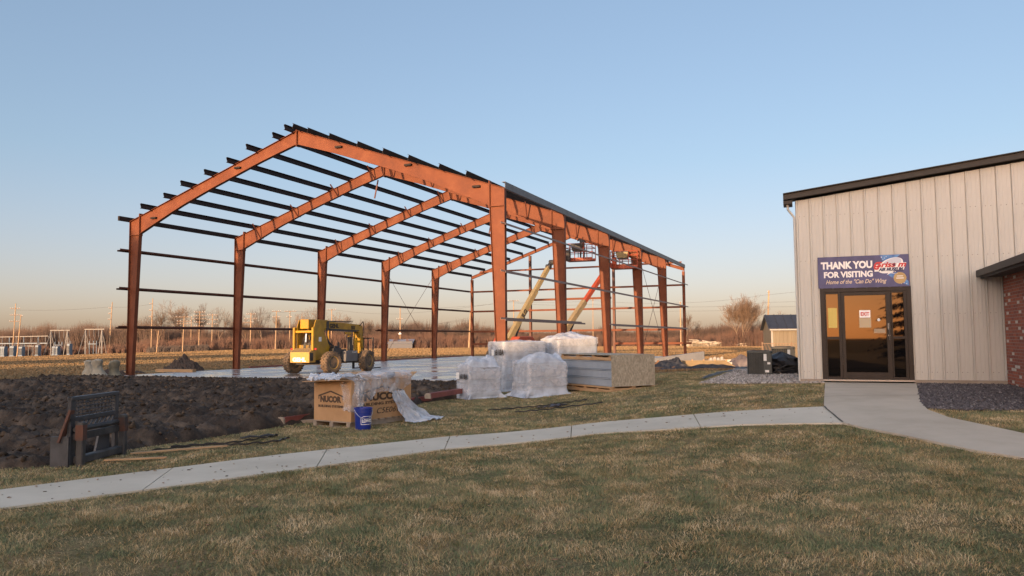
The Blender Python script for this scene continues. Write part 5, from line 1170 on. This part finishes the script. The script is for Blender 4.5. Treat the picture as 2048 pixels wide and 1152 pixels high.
def substation():
    GAL = M("galvanised_lattice", (.135,.135,.14), (.11,.115,.125), 2, .5, .2); BLUEG = M("blue_grey_equipment", (.10,.15,.21), (.13,.18,.24), 2, .5)
    def gantry(px, Y, label):
        x, y = far(px, Y); t = thing("substation_gantry", (x, y, tz(x, y)), -6, label, "gantry", "A-frame gantries of the substation")
        for sx in (-2.7, 2.7):
            mb = MB(); sp = 1.1
            for a, b in (((sx-1.4*math.copysign(1,sx)*-.4-.9,-sp,0),(sx,0,7.6)),((sx+.9,sp,0),(sx,0,7.6)),((sx-.9,sp,0),(sx,0,7.6)),((sx+.9,-sp,0),(sx,0,7.6))): mb.bar(a, b, .17, .17)
            for f in (.25,.5,.75): z = 7.6*f; w_ = .9*(1-f); mb.bar((sx-w_,0,z),(sx+w_,0,z),.10,.10)
            mb.build("a_frame", GAL, t)
        MB().bar((-3.0,0,7.6),(3.5,0,7.6),.26,.26).build("cross_beam", GAL, t)
        for k in range(3):
            mb = MB(); x0 = -1.5+1.5*k; mb.tube((x0,0,7.5),(x0+.1,0,5.4),.10,n=6); mb.path([(x0+.1,0,5.4),(x0+.5,0,4.4),(x0,0,3.2)],.06,4); mb.build("insulator_string", GAL, t)
        mb = MB(); mb.box(-1.5,1.2,-.4,.4,3.0,3.2)
        for sx in (-1.3,0,1.0): mb.tube((sx,0,0),(sx,0,3.0),.10); mb.tube((sx,0,3.2),(sx,0,4.1),.13,n=6)
        mb.build("switch_rack", BLUEG, t)
    gantry(119, 238, "left steel A-frame gantry beside the blue switchgear"); gantry(188, 238, "right steel A-frame gantry standing alone")
    x, y = far(45, 240); t = thing("substation_busbar", (x, y, tz(x, y)), -6, "long low pale busbar on posts across the substation", "busbar")
    mb = MB(); mb.bar((-10,0,5.9),(8.6,0,6.1),.24,.24); mb.path([(8.6,0,6.1),(9.4,0,5.4),(9.6,0,0)],.10,6); mb.build("bus_beam", GAL, t)
    for k in range(8): mb = MB(); xx = -9+2.4*k; mb.tube((xx,0,5.9),(xx,0,4.2),.12,n=6); mb.tube((xx,.3,0),(xx,.3,4.0),.09,n=6); mb.build("post", GAL if k%2 else BLUEG, t)
    mb = MB(); mb.bar((-9.5,.3,3.9),(8.4,.3,3.9),.2,.3); mb.build("lower_beam", BLUEG, t)
    for px, w_, h, l in ((6,2.6,3.6,"large blue transformer cabinet at the left picture edge"), (28,1.4,3.7,"narrow blue cabinet beside the large transformer"), (45,1.3,3.4,"blue breaker with round bushings behind the leaning pole"), (78,1.0,3.8,"blue switch cabinet left of the first A-frame"), (114,1.9,3.2,"blue transformer with pale fins under the first A-frame"), (141,.8,4.0,"narrow blue post switch right of the first A-frame")):
        x, y = far(px, 236); t = thing("substation_cabinet", (x, y, tz(x, y)), -6, l, "switchgear", "blue switchgear of the substation"); mb = MB(); mb.box(-w_/2,w_/2,-.7,.7,.25,h*.85); mb.box(-w_/2-.1,w_/2+.1,-.8,.8,0,.25); mb.build("cabinet", BLUEG, t, bevel=.05)
        mb = MB()
        for k in range(3): xx = (k-1)*w_*.32; mb.lathe([(.0,h*.85),(.12,h*.85),(.16,h*.9),(.09,h*.95),(.14,h),(.05,h*1.06)],8,'z',(xx,0,0))
        for k in range(5): mb.box(-w_/2+.1+k*(w_-.25)/4,-w_/2+.16+k*(w_-.25)/4,-.85,-.71,.4,h*.7)
        mb.build("bushings", GAL, t)
    x, y = far(60, 237); t = thing("bus_support", (x, y, tz(x, y)), -6, "pale T-shaped bus supports left of the first A-frame", "bus support"); mb = MB(); mb.tube((-.2,0,0),(-.2,0,3.1),.14); mb.tube((1.3,0,0),(1.3,0,3.0),.14); mb.bar((-1.6,0,3.1),(1.6,0,3.0),.2,.25); mb.build("frame", GAL, t)
substation()

# bare trees
def tree_mesh(seed, H, spread, vase=.5, twig=.013, depth=6, nb=(2,3), stems=0):
    r_ = random.Random(seed); TV, TF, CV, CF = [], [], [], []
    def seg(V, Fq, a, b, ra, rb, n):
        d = (b-a); L_ = d.length or 1; d = d/L_; u = Vector((0,0,1)) if abs(d.z) < .9 else Vector((1,0,0)); e1 = d.cross(u).normalized(); e2 = d.cross(e1); o = len(V)
        for q, rr in ((a, ra), (b, rb)):
            for k in range(n): t_ = 2*math.pi*k/n; V.append(tuple(q+(e1*math.cos(t_)+e2*math.sin(t_))*rr))
        for k in range(n): Fq.append((o+k, o+(k+1)%n, o+n+(k+1)%n, o+n+k))
    def grow(p, d, L_, rad, k):
        tk = k <= 1; V, Fq = (TV, TF) if tk else (CV, CF); n = 6 if k == 0 else 5 if k == 1 else 3
        q = p; rr = rad; ns = 3 if k < 3 else 2
        for i in range(ns):
            d = (d + Vector((r_.uniform(-1,1), r_.uniform(-1,1), r_.uniform(-.3,.7)))*.13).normalized(); nq = q + d*(L_/ns); r2 = max(twig*.5, rr*(.80 if k else .9)); seg(V, Fq, q, nq, rr, r2, n); q = nq; rr = r2
            if k and k < depth and i < ns-1: side(q, d, L_*.62, rr*.55, k+1)
        if k < depth:
            m = r_.randint(*nb)
            for j in range(m): side(q, d, L_*r_.uniform(.62,.86), rr*.72, k+1, j, m)
    def side(q, d, L_, rr, k, j=None, m=3):
        a = r_.uniform(0, 2*math.pi) if j is None else 2*math.pi*(j+r_.uniform(-.3,.3))/m; e = d.cross(Vector((math.cos(a), math.sin(a), .2))).normalized(); sp = spread*r_.uniform(.6,1.3)
        nd = (d*math.cos(sp) + e*math.sin(sp) + Vector((0,0,vase*.25))).normalized(); grow(q, nd, L_, max(twig, rr), k)
    if stems:
        for k in range(stems):
            a = 2*math.pi*(k+r_.uniform(-.2,.2))/stems; t_ = r_.uniform(.12,.42); grow(Vector((.12*math.cos(a),.12*math.sin(a),-.2)), Vector((math.cos(a)*t_, math.sin(a)*t_, 1)).normalized(), H*r_.uniform(.22,.30), H*.010, 0)
    else: grow(Vector((0,0,-.2)), Vector((0,0,1)), H*.24, H*.017, 0)
    zmax = max(v[2] for v in CV); s = H/zmax
    out = []
    for V, Fq, nm in ((TV, TF, "trunk"), (CV, CF, "crown")):
        me = bpy.data.meshes.new(nm); me.from_pydata([(a*s, b*s, c*s) for a, b, c in V], [], Fq); out.append(me)
    return out
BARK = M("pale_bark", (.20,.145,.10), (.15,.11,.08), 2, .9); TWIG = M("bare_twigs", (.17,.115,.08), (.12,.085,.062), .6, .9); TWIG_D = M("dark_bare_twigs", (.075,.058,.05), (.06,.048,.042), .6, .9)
PROTO = [tree_mesh(s, 12, sp, v) for s, sp, v in ((1,.42,.7),(5,.50,.5),(9,.38,.9),(12,.56,.5))]
PROTO_F = tree_mesh(23, 14, .34, .75, .0125, 6, (2,3), 6)
for me in [m for p in PROTO+[PROTO_F] for m in p]: me.materials.append(BARK)
def bare_tree(px, top, Y, k, label, mat, wide=1.0, rot=0):
    x, y = far(px, Y); z0 = tz(x, y); h = zpx(px, top, Y)-z0; pr = PROTO_F if k == 'F' else PROTO[k]; H0 = 14 if k == 'F' else 12
    t = thing("bare_tree", (x, y, z0), rot, label, "bare tree", "leafless trees at the field edge"); s = h/H0; t.scale = (s*wide, s*wide, s)
    for me, nm in zip(pr, ("trunk", "crown")):
        o = bpy.data.objects.new(nm, me); C.objects.link(o); o.parent = t
        o.material_slots[0].link = 'OBJECT'; o.material_slots[0].material = BARK if nm == "trunk" else mat
for a in ((320,614,255,2,"spreading bare tree left of the largest one, above the leaning pole",TWIG,1.1), (370,598,262,3,"largest bare tree between the first two far columns",TWIG,1.25), (404,604,268,0,"tall bare tree right of the largest one",TWIG,1.0), (440,612,270,1,"bare tree with an open crown just left of the second far column",TWIG,.85), (462,628,280,2,"small bare tree touching the second far column",TWIG,.9),
          (286,630,270,1,"small bare tree right of the nearest far column's foot",TWIG,.9), (492,626,275,0,"bare tree behind the pole with stacked crossarms",TWIG,1.0), (526,612,262,1,"broad twiggy bare tree between the two-armed poles",TWIG,1.15), (567,626,262,2,"thin bare tree between the poles left of the telehandler",TWIG,1.0), (592,628,268,0,"narrow bare tree directly behind the telehandler's tail",TWIG,.8),
          (622,612,255,1,"bare tree above the telehandler, left of the third far column",TWIG,1.1), (694,622,250,3,"round bare tree above the telehandler boom",TWIG,1.25), (728,638,262,2,"small bare tree right above the telehandler's fork carriage",TWIG,1.2), (652,634,262,0,"low bare tree behind the third far column",TWIG,1.1),
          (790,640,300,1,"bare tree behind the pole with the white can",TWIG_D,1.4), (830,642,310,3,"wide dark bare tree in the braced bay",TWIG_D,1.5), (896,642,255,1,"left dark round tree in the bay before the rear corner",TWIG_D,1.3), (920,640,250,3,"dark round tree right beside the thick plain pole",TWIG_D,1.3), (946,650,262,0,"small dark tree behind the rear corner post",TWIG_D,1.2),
          (1372,622,240,2,"thin bare tree beside the frame's rear right corner",TWIG,1.0), (1388,640,250,0,"lower bare tree right of the frame's rear corner",TWIG,1.0)): bare_tree(*a, rot=hash(a[0]) % 360)
bare_tree(1481, 586, 205, 'F', "large fan-shaped bare tree left of the museum, lit orange", TWIG, 1.3)
bare_tree(1508, 632, 215, 1, "shrubby bare tree right of the large fan-shaped one", TWIG, 1.3, 40)
bare_tree(1555, 622, 240, 3, "twiggy bare tree behind the tan shed", TWIG, 1.4, 90)

def twig_mass(name, label_mat, items, seed, blades, wb, lean, kind='stuff'):
    """many thin upright twigs; items: arrays x, y, z, h"""
    g = np.random.default_rng(seed); x, y, z, h = items; n = len(x); B = blades
    bx = np.repeat(x, B) + g.normal(0, .22, n*B)*np.repeat(h, B)*.5; by = np.repeat(y, B) + g.normal(0, .3, n*B); bz = np.repeat(z, B); hh = np.repeat(h, B)*g.uniform(.35, 1.0, n*B)
    st = g.uniform(0, .55, n*B)*np.repeat(h, B)*(g.random(n*B) < .5); st = np.minimum(st, hh*.6)
    tx = bx + g.normal(0, lean, n*B)*hh; w_ = g.uniform(.5, 1.2, n*B)*wb
    V = np.empty((n*B, 3, 3)); V[:,0] = np.stack([bx-w_, by, bz+st], -1); V[:,1] = np.stack([bx+w_, by, bz+st], -1); V[:,2] = np.stack([tx, by+g.normal(0,.2,n*B), bz+hh], -1)
    return tag(np_mesh(name, V.reshape(-1,3), np.arange(n*B*3).reshape(-1,3), label_mat), kind=kind)
BRUSH = M("russet_brush", (.12,.066,.047), (.072,.047,.038), .25, .95, c3=(.096,.056,.042)); BRUSHG = M("grey_brown_wood", (.085,.055,.042), (.06,.043,.036), .12, .95); HEDGE = M("dark_grey_scrub", (.06,.05,.045), (.08,.062,.055), .3, .95)
def belt(n, p0, p1, Y0, Y1, hf, seed):
    g = np.random.default_rng(seed); px = g.uniform(p0, p1, n); Y = g.uniform(Y0, Y1, n); x = (px-1024)/1550*Y; z = terr(x, Y)-.2; h = hf(px, g); return x, Y, z, h
def h_brush(px, g): return np.interp(px, [-200,240,300,560,700,950,1150,1300,1700], [3.0,3.0,4.2,5.0,5.2,5.0,4.2,3.6,4.0])*g.uniform(.55,1.15,len(px))*(.7+.6*fbm(px*.035, px*0, 3))
def h_wood(px, g): return np.interp(px, [-200,0,240,300,600,760,800,950,1050,1180,1350,1500,1700], [12.5,12.5,12.2,11.2,10.5,9.8,10.8,10.5,6.8,6.8,7.4,9.2,9.6])*g.uniform(.75,1.08,len(px))*(.72+.55*fbm(px*.03+5, px*0, 4))
tag(twig_mass("field_edge_brush", BRUSH, belt(2600,-160,1750,238,275,h_brush,1), 11, 42, .085, .16), "russet leafless brush lining the far edge of the field", "brush")
tag(twig_mass("distant_wood", BRUSHG, belt(2100,-220,1800,300,380,h_wood,2), 12, 80, .12, .09), "grey brown leafless wood on the skyline behind the brush", "wood")
tag(twig_mass("dark_scrub", HEDGE, belt(220,298,418,228,233,lambda px,g: g.uniform(1.6,2.6,len(px)),3), 13, 40, .08, .12), "low dark grey scrub strip under the heavy crossarm poles", "brush")  # low scrub strip, darker and greyer than the russet brush
tag(twig_mass("museum_side_brush", BRUSH, belt(240,1440,1640,200,226,lambda px,g: g.uniform(2.5,6.0,len(px)),4), 14, 46, .075, .16), "orange lit brush around the large fan-shaped tree", "brush")
tag(twig_mass("bay_brush", BRUSH, belt(500,720,1180,232,240,lambda px,g: g.uniform(1.5,4.6,len(px)),6), 15, 46, .08, .16), "russet brush seen through the building frame", "brush")
def low_building():
    x, y = far(800, 231); t = thing("low_far_building", (x, y, tz(x, y)), 0, "low building with a pale roof seen far off through the braced bay", "building")
    MB().box(-3.6,3.6,0,.8,0,2.1).build("wall", M("shaded_white_wall", (.10,.105,.12), rough=.8), t); mb = MB(); mb.prism([(-.2,1.5),(-.1,1.4),(4,2.6),(4,2.75)], -3.8, 3.8, 'x'); mb.build("roof", M("shaded_white_roof", (.17,.19,.235), rough=.6), t)  # white building; its shade is put into these dim bluish colours
low_building()
def rubble():
    x, y = far(1372, 205); t = thing("concrete_slab_pile", (x, y, tz(x, y)), -4, "long pile of pale broken concrete slabs at the field's far right edge", "rubble pile")
    pale = M("pale_concrete", (.36,.31,.25), (.29,.25,.20), 1, .9); g = random.Random(4); mb = MB()
    for k in range(46):
        f = k/45; xx = f*14.5+g.uniform(-.4,.4); h = 1.9*(1-f*.75)*(.6+.5*g.random()); a = g.uniform(-.25,.1); L_ = g.uniform(1.2,3.2)
        mb.bar((xx, g.uniform(-1,1.5), h), (xx+L_, g.uniform(-1,1.5), max(.15, h+L_*a-.1)), g.uniform(.8,1.6), .22); mb.box(xx,xx+g.uniform(.5,1.4),-.5,1.2,0,h*.7)
    mb.build("slabs", pale, t)
rubble()

# ------------------------------------------------------------------ gravel
def stones(name, poly, n, size, mat, label, lift=.0):
    P = np.array(poly); x0, y0 = P.min(0); x1, y1 = P.max(0); g = np.random.default_rng(5); x = g.uniform(x0, x1, n*3); y = g.uniform(y0, y1, n*3); k = inpoly(x, y, poly); x, y = x[k][:n], y[k][:n]; n = len(x)
    z = terr(x, y)+lift; s = size*g.uniform(.5, 1.25, n)
    base = np.array([(1,0,0),(-.9,.1,0),(.1,1,0),(0,-1,.1),(.2,.1,.75),(0,0,-.7)]); F_ = np.array([(0,2,4),(2,1,4),(1,3,4),(3,0,4),(2,0,5),(1,2,5),(3,1,5),(0,3,5)])
    a = g.uniform(0, 2*math.pi, n); V = base[None]*(1+g.normal(0,.22,(n,6,3))); c_, s_ = np.cos(a)[:,None], np.sin(a)[:,None]
    V = np.stack([V[:,:,0]*c_-V[:,:,1]*s_, V[:,:,0]*s_+V[:,:,1]*c_, V[:,:,2]], -1)*s[:,None,None] + np.stack([x,y,z+s*.2], -1)[:,None]
    tag(np_mesh(name, V.reshape(-1,3), (F_[None]+6*np.arange(n)[:,None,None]).reshape(-1,3), mat), label, "gravel", kind='stuff')
def island(name, cols, rough=.9):
    m = bpy.data.materials.new(name); m.use_nodes = True; nt = m.node_tree; b = nt.nodes["Principled BSDF"]; b.inputs["Roughness"].default_value = rough; b.inputs["Specular IOR Level"].default_value = .25
    ge = nt.nodes.new("ShaderNodeNewGeometry"); r = nt.nodes.new("ShaderNodeValToRGB"); cr = r.color_ramp
    while len(cr.elements) < len(cols): cr.elements.new(.5)
    for i, c in enumerate(cols): cr.elements[i].position = i/(len(cols)-1); cr.elements[i].color = (*c, 1)
    nt.links.new(ge.outputs["Random Per Island"], r.inputs[0]); nt.links.new(r.outputs[0], b.inputs["Base Color"]); return m
DG = island("dark_lava_gravel", [(.045,.04,.042),(.08,.07,.072),(.12,.105,.105),(.06,.05,.05),(.20,.18,.175)]); LG = island("pale_river_gravel", [(.22,.19,.165),(.40,.36,.32),(.12,.10,.09),(.50,.46,.42),(.28,.24,.2)])
sheet("dark_gravel_bed", GRAV_R, M("dark_gravel_base", (.035,.03,.03), (.07,.06,.06), 30, .95), .012, .5)
stones("dark_gravel", GRAV_R, 9000, .034, DG, "dark grey gravel bed along the museum wall right of the entrance walk", .012)
sheet("pale_gravel_bed", GRAV_L, M("pale_gravel_base", (.15,.13,.11), (.24,.21,.18), 30, .95), .012, .5)
stones("pale_gravel", GRAV_L, 8000, .042, LG, "pale grey gravel around the dark air conditioner", .012)

# ------------------------------------------------------------------ grass
def grass_mat():
    m = bpy.data.materials.new("dormant_grass"); m.use_nodes = True; nt = m.node_tree; b = nt.nodes["Principled BSDF"]; L = nt.links; b.inputs["Roughness"].default_value = .8; b.inputs["Specular IOR Level"].default_value = .15
    ge = nt.nodes.new("ShaderNodeNewGeometry"); tc = nt.nodes.new("ShaderNodeTexCoord")
    n = nt.nodes.new("ShaderNodeTexNoise"); n.inputs["Scale"].default_value = 1.9; n.inputs["Detail"].default_value = 7; n.inputs["Roughness"].default_value = .68; L.new(tc.outputs["Object"], n.inputs[0])
    ct = nt.nodes.new("ShaderNodeMath"); ct.operation = 'MULTIPLY_ADD'; L.new(n.outputs["Fac"], ct.inputs[0]); ct.inputs[1].default_value = 1.45; ct.inputs[2].default_value = -.19
    ad = nt.nodes.new("ShaderNodeMath"); ad.operation = 'MULTIPLY_ADD'; L.new(ge.outputs["Random Per Island"], ad.inputs[0]); ad.inputs[1].default_value = .40; L.new(ct.outputs[0], ad.inputs[2])
    r = nt.nodes.new("ShaderNodeValToRGB"); cr = r.color_ramp; L.new(ad.outputs[0], r.inputs[0])
    cols = [(.44,(.11,.14,.068)),(.61,(.17,.19,.097)),(.71,(.25,.23,.125)),(.80,(.37,.28,.145)),(.89,(.47,.325,.165)),(1.0,(.58,.46,.29))]
    cr.elements[0].position, cr.elements[0].color = cols[0][0], (*cols[0][1],1); cr.elements[1].position, cr.elements[1].color = cols[-1][0], (*cols[-1][1],1)
    for p, c in cols[1:-1]: e = cr.elements.new(p); e.color = (*c,1)
    L.new(r.outputs[0], b.inputs["Base Color"]); return m
GM = grass_mat()
def grass(name, x0, x1, y0, y1, n, hgt, wd, seed, label):
    g = np.random.default_rng(seed); x = g.uniform(x0, x1, n); y = g.uniform(y0, y1, n)
    u = np.abs(x/np.maximum(y,1)); k = (u < .72)
    edge = .10*(fbm(x*3, y*3, 3)-.5)*2
    bad = inpoly(x+edge*1.3, y+edge*1.3, WALK) | inpoly(x+edge, y+edge, ENT) | inpoly(x, y, GRAV_R) | inpoly(x, y, GRAV_L)
    wob = .9*(fbm(x*.9, y*.9, 4)-.5); bad |= inpoly(x+wob, y+wob*.8, MUD)
    wl, t = floc(x, y); bad |= (wl > -.5) & (wl < 20.4) & (t > -.6)
    bad |= (x > 6.97-(y-18.87)*-.36) & (y > 18.87-(x-6.97)*.37)
    k &= ~bad; tuft = fbm(x*2.3+50, y*2.3, 4); k &= g.random(n) < (.45+.9*tuft); x, y, tuft = x[k], y[k], tuft[k]; n = len(x)
    z = terr(x, y)-.01; h = hgt*g.uniform(.45, 1.2, n)*(.45+1.1*tuft); w_ = wd*g.uniform(.6, 1.3, n)
    a = g.uniform(0, 2*math.pi, n); la = fbm(x*1.7, y*1.7, 3)*14+g.normal(0, 1.3, n); ln = g.uniform(.35, 1.5, n)*h
    dx, dy = np.cos(a)*w_, np.sin(a)*w_; mx, my = x+np.cos(la)*ln*.35, y+np.sin(la)*ln*.35; tx, ty = x+np.cos(la)*ln, y+np.sin(la)*ln
    V = np.empty((n,5,3)); V[:,0] = np.stack([x-dx,y-dy,z],-1); V[:,1] = np.stack([x+dx,y+dy,z],-1); V[:,2] = np.stack([mx-dx*.7,my-dy*.7,z+h*.62],-1); V[:,3] = np.stack([mx+dx*.7,my+dy*.7,z+h*.62],-1); V[:,4] = np.stack([tx,ty,z+h*.85],-1)
    F_ = np.array([(0,1,3),(0,3,2),(2,3,4)])
    tag(np_mesh(name, V.reshape(-1,3), (F_[None]+5*np.arange(n)[:,None,None]).reshape(-1,3), GM), label, "grass", kind='stuff')
grass("lawn_grass", -6.5, 7.5, 4.2, 9.5, 380000, .046, .0024, 1, "patchy dormant lawn grass in front of the sidewalk")
grass("lawn_grass", -8, 11, 9.5, 14.5, 300000, .045, .0034, 2, "patchy green and straw lawn grass either side of the sidewalk")
grass("lawn_grass", -5, 12, 14.5, 26, 220000, .045, .0055, 3, "short grass between the sidewalk and the wrapped pallets")

def litter():
    g = np.random.default_rng(31)
    def bits(name, x, y, s, z0, mat, label, cat, flat=.5):
        n = len(x); base = np.array([(1,0,0),(-.9,.1,0),(.1,1,0),(0,-1,.1),(.2,.1,.8),(0,0,-.7)]); F_ = np.array([(0,2,4),(2,1,4),(1,3,4),(3,0,4),(2,0,5),(1,2,5),(3,1,5),(0,3,5)])
        a = g.uniform(0,2*math.pi,n); V = base[None]*(1+g.normal(0,.3,(n,6,3)))*np.array([1,g.uniform(.6,1),flat]); c_, s_ = np.cos(a)[:,None], np.sin(a)[:,None]
        V = np.stack([V[:,:,0]*c_-V[:,:,1]*s_, V[:,:,0]*s_+V[:,:,1]*c_, V[:,:,2]], -1)*s[:,None,None] + np.stack([x,y,z0],-1)[:,None]
        tag(np_mesh(name, V.reshape(-1,3), (F_[None]+6*np.arange(n)[:,None,None]).reshape(-1,3), mat), label, cat, kind='stuff')
    # clods over the mud, thicker towards its ragged edge
    n = 26000; x = g.uniform(-30,1,n); y = g.uniform(9.4,36.5,n); k = inpoly(x+.5*(fbm(x*1.3,y*1.3,3)-.5), y, MUD); x, y = x[k], y[k]; r_ = g.random(len(x))
    mudo = bpy.data.objects["mud"]; from mathutils.bvhtree import BVHTree; bv = BVHTree.FromObject(mudo, bpy.context.evaluated_depsgraph_get()); zz = np.array([(h[0].z if (h := bv.ray_cast(Vector((a,b,3)), Vector((0,0,-1))))[0] else tz(a,b)) for a, b in zip(x, y)])
    bits("soil_clods", x, y, .02+.085*r_**3, zz+.01, MUDC, "loose clods strewn over the churned mud", "soil clods", .8)
    n = 260; x = g.uniform(-6.2,.5,n); y = g.uniform(7,14,n); k = inpoly(x, y, WALK) & (g.random(n) < np.clip((-x-.5)/4, .06, 1)); x, y = x[k], y[k]; bits("mud_crumbs", x, y, .008+.028*g.random(len(x))**2.5, terr(x,y)+.026, MUDC, "dried mud crumbs tracked onto the sidewalk", "mud crumbs", .25)
    n = 900; x = g.uniform(-6,8,n); y = g.uniform(4.6,14,n); x, y = x[:], y[:]; k = ~inpoly(x,y,MUD) & ~inpoly(x,y,ENT); x, y = x[k], y[k]; bits("dead_leaves", x, y, g.uniform(.012,.032,len(x)), terr(x,y)+.035, M("brown_leaf", (.16,.09,.05), (.26,.17,.10), 3, .8), "small dead leaves scattered on the lawn", "leaves", .25)
MUDC = M("mud_clod", (.026,.018,.012), (.11,.076,.05), 2.2, .88, 0, .4, 30, c3=(.052,.036,.024), spec=.2)
litter()

def field_grass():
    g = np.random.default_rng(8); N = 420000; Y = 24*(240/24)**(g.random(N)**.75); u = g.uniform(-.72,.72,N); x = u*Y; y = Y
    wl, t = floc(x, y); bad = (wl > -.6) & (wl < 20.5) & (t > -.8) & (t < 38.5); bad |= inpoly(x, y, MUD) | inpoly(x, y, GRAV_L) | ((x > 6.8) & (y < 34) & (u > .36)) | (np.hypot(x+19,y-44) < 2.2); bad |= (y < 27) & (x > -15)
    x, y, Y = x[~bad], y[~bad], Y[~bad]; n = len(x); z = terr(x, y)-.01; h = g.uniform(.05,.15,n)*(.6+.5*sm(40,150,Y)); w_ = .012+Y*.0006*g.uniform(.6,1.4,n); a = g.uniform(0, 2*math.pi, n); lx, ly = g.normal(0,.04,n), g.normal(0,.04,n)
    V = np.empty((n,3,3)); V[:,0] = np.stack([x-np.cos(a)*w_,y-np.sin(a)*w_,z],-1); V[:,1] = np.stack([x+np.cos(a)*w_,y+np.sin(a)*w_,z],-1); V[:,2] = np.stack([x+lx,y+ly,z+h],-1)
    tag(np_mesh("field_grass", V.reshape(-1,3), np.arange(n*3).reshape(-1,3), M("straw_field_grass", (.24,.155,.075), (.15,.115,.062), .05, .9, c3=(.20,.13,.066), stretch=(1,3,1))), "straw coloured grass of the open field beyond the building frame", "grass", kind='stuff')
field_grass()

# ------------------------------------------------------------------ behind the camera: reflected conifer, added dark ground, unseen trees shaped for shade
def behind():
    sheet('added_dark_ground', [(-30,-38),(30,-38),(30,-2.5),(-30,-2.5)], M('reflected_dark_ground', (.035,.035,.037), (.055,.053,.052), 6, .85), .02, 5)  # unseen dark ground added so the lower door glass reflects dark
    LEAF = M("dark_needles", (.02,.032,.016), (.035,.05,.025), 1, .9)
    def conifer(x, y, H, rad, label, seed):
        t = thing("conifer", (x, y, tz(x, y)), seed*40, label, "conifer tree"); MB().tube((0,0,-.2),(0,0,H*.97),H*.018,.02,8).build("trunk", BARK, t)
        g = np.random.default_rng(seed); N = 15000; f = g.random(N)**1.4; nlev = 22; lev = np.floor(f*nlev)/nlev+g.normal(0,.006,N); a = g.uniform(0, 2*math.pi, N); a = a+.25*np.sin(a*7+lev*90)
        R_ = rad*(1-lev)*(.55+.45*np.sin(lev*200)**2)*(.75+.5*_perm[(lev*200).astype(int)&255, (a*3).astype(int)&255]); q = g.random(N)**.6; x_ = R_*q*np.cos(a); y_ = R_*q*np.sin(a); z_ = .06*H+lev*H*.93 - R_*q*.22
        s = .30*g.uniform(.6,1.2,N); V = np.empty((N,3,3)); th = g.uniform(0,2*math.pi,N)
        V[:,0] = np.stack([x_-np.cos(th)*s*.35,y_-np.sin(th)*s*.35,z_],-1); V[:,1] = np.stack([x_+np.cos(th)*s*.35,y_+np.sin(th)*s*.35,z_+.05],-1); V[:,2] = np.stack([x_+np.cos(a)*s,y_+np.sin(a)*s,z_-.12],-1)
        np_mesh("crown", V.reshape(-1,3), np.arange(N*3).reshape(-1,3), LEAF, t)
    conifer(1.1, -20.0, 15, 3.3, "dark conifer reflected in the right side of the entrance glass", 1)
    def dense(x, y, H, rad, label, seed):
        t = thing("shading_evergreen", (x, y, tz(x, y)), 0, label, "evergreen tree"); MB().tube((0,0,-.2),(0,0,H*.6),.3,.15,8).build("trunk", BARK, t)
        g = np.random.default_rng(seed); N = 26000; a = g.uniform(0, 2*math.pi, N); f = g.random(N); R_ = rad*np.clip(1-np.maximum(0, (f-.72)/.28)**2, 0, 1)**.5*np.clip(.55+f*2, 0, 1)*(.88+.24*fbm(a*2.2, f*7, 3)); q = g.random(N)**.5
        x_ = R_*q*np.cos(a); y_ = R_*q*np.sin(a); z_ = .6+(H-.6)*f*(.96+.08*fbm(a*3, f*0+2, 3)); s = .42*g.uniform(.6,1.2,N); V = g.normal(0,1,(N,3,3)); V = V/np.linalg.norm(V,axis=2,keepdims=True)*s[:,None,None]*.8 + np.stack([x_,y_,z_],-1)[:,None]
        np_mesh("crown", V.reshape(-1,3), np.arange(N*3).reshape(-1,3), LEAF, t)
    ca, sa = math.cos(R(SUN_AZ)), math.sin(R(SUN_AZ))
    def bk(s, t): return s*ca + t*sa, -s*sa + t*ca
    for (s, t, H, rd, k) in ((.9, -40, 13.4, 3.8, 2),):  # unseen tree, crown shaped and placed for even shade on the museum wall
        x, y = bk(s, t); dense(x, y, H, rd, "broad dense unseen evergreen behind the viewer, shaped to shade the museum wall", k)
    S = np.array([-150,-132,-130,-112,-110,-96,-94,-80,-78,-62,-60,-50,-48,-38,-33,-30,-27,-24,-20,-15,-11,-8,-5,-3,-1]); Hh = np.array([13,14.5,6.5,6.5,15,15,6.5,6.5,14,14,6,6,11,12.5,14.2,13.8,9.0,7.6,8.0,8.8,8.4,8.4,8.8,9.5,8.0])  # unseen belt, heights set so its shade falls across lawn, columns and field
    ss = np.linspace(-150, -1, 800); hh = np.interp(ss, S, Hh) - .9 + .9*(fbm(ss*.9, ss*0+3, 4)-.5)
    g = np.random.default_rng(9); N = 95000; i = g.integers(0, 800, N); f = g.random(N)**.8; s = ss[i]+g.normal(0,.3,N); t = -40+g.normal(0,.9,N); z = hh[i]*f; x, y = s*ca+t*sa, -s*sa+t*ca
    sz = g.uniform(.25,.6,N); th = g.uniform(0,2*math.pi,N); V = np.empty((N,3,3))
    V[:,0] = np.stack([x-np.cos(th)*sz,y-np.sin(th)*sz,z],-1); V[:,1] = np.stack([x+np.cos(th)*sz,y+np.sin(th)*sz,z+g.normal(0,.2,N)],-1); V[:,2] = np.stack([x+g.normal(0,.2,N),y+g.normal(0,.2,N),z+sz*1.3],-1)
    tag(np_mesh("shade_tree_belt", V.reshape(-1,3), np.arange(N*3).reshape(-1,3), LEAF), "unseen tree belt behind the viewer, shaped to cast the foreground shade", "trees", kind='stuff')
behind()
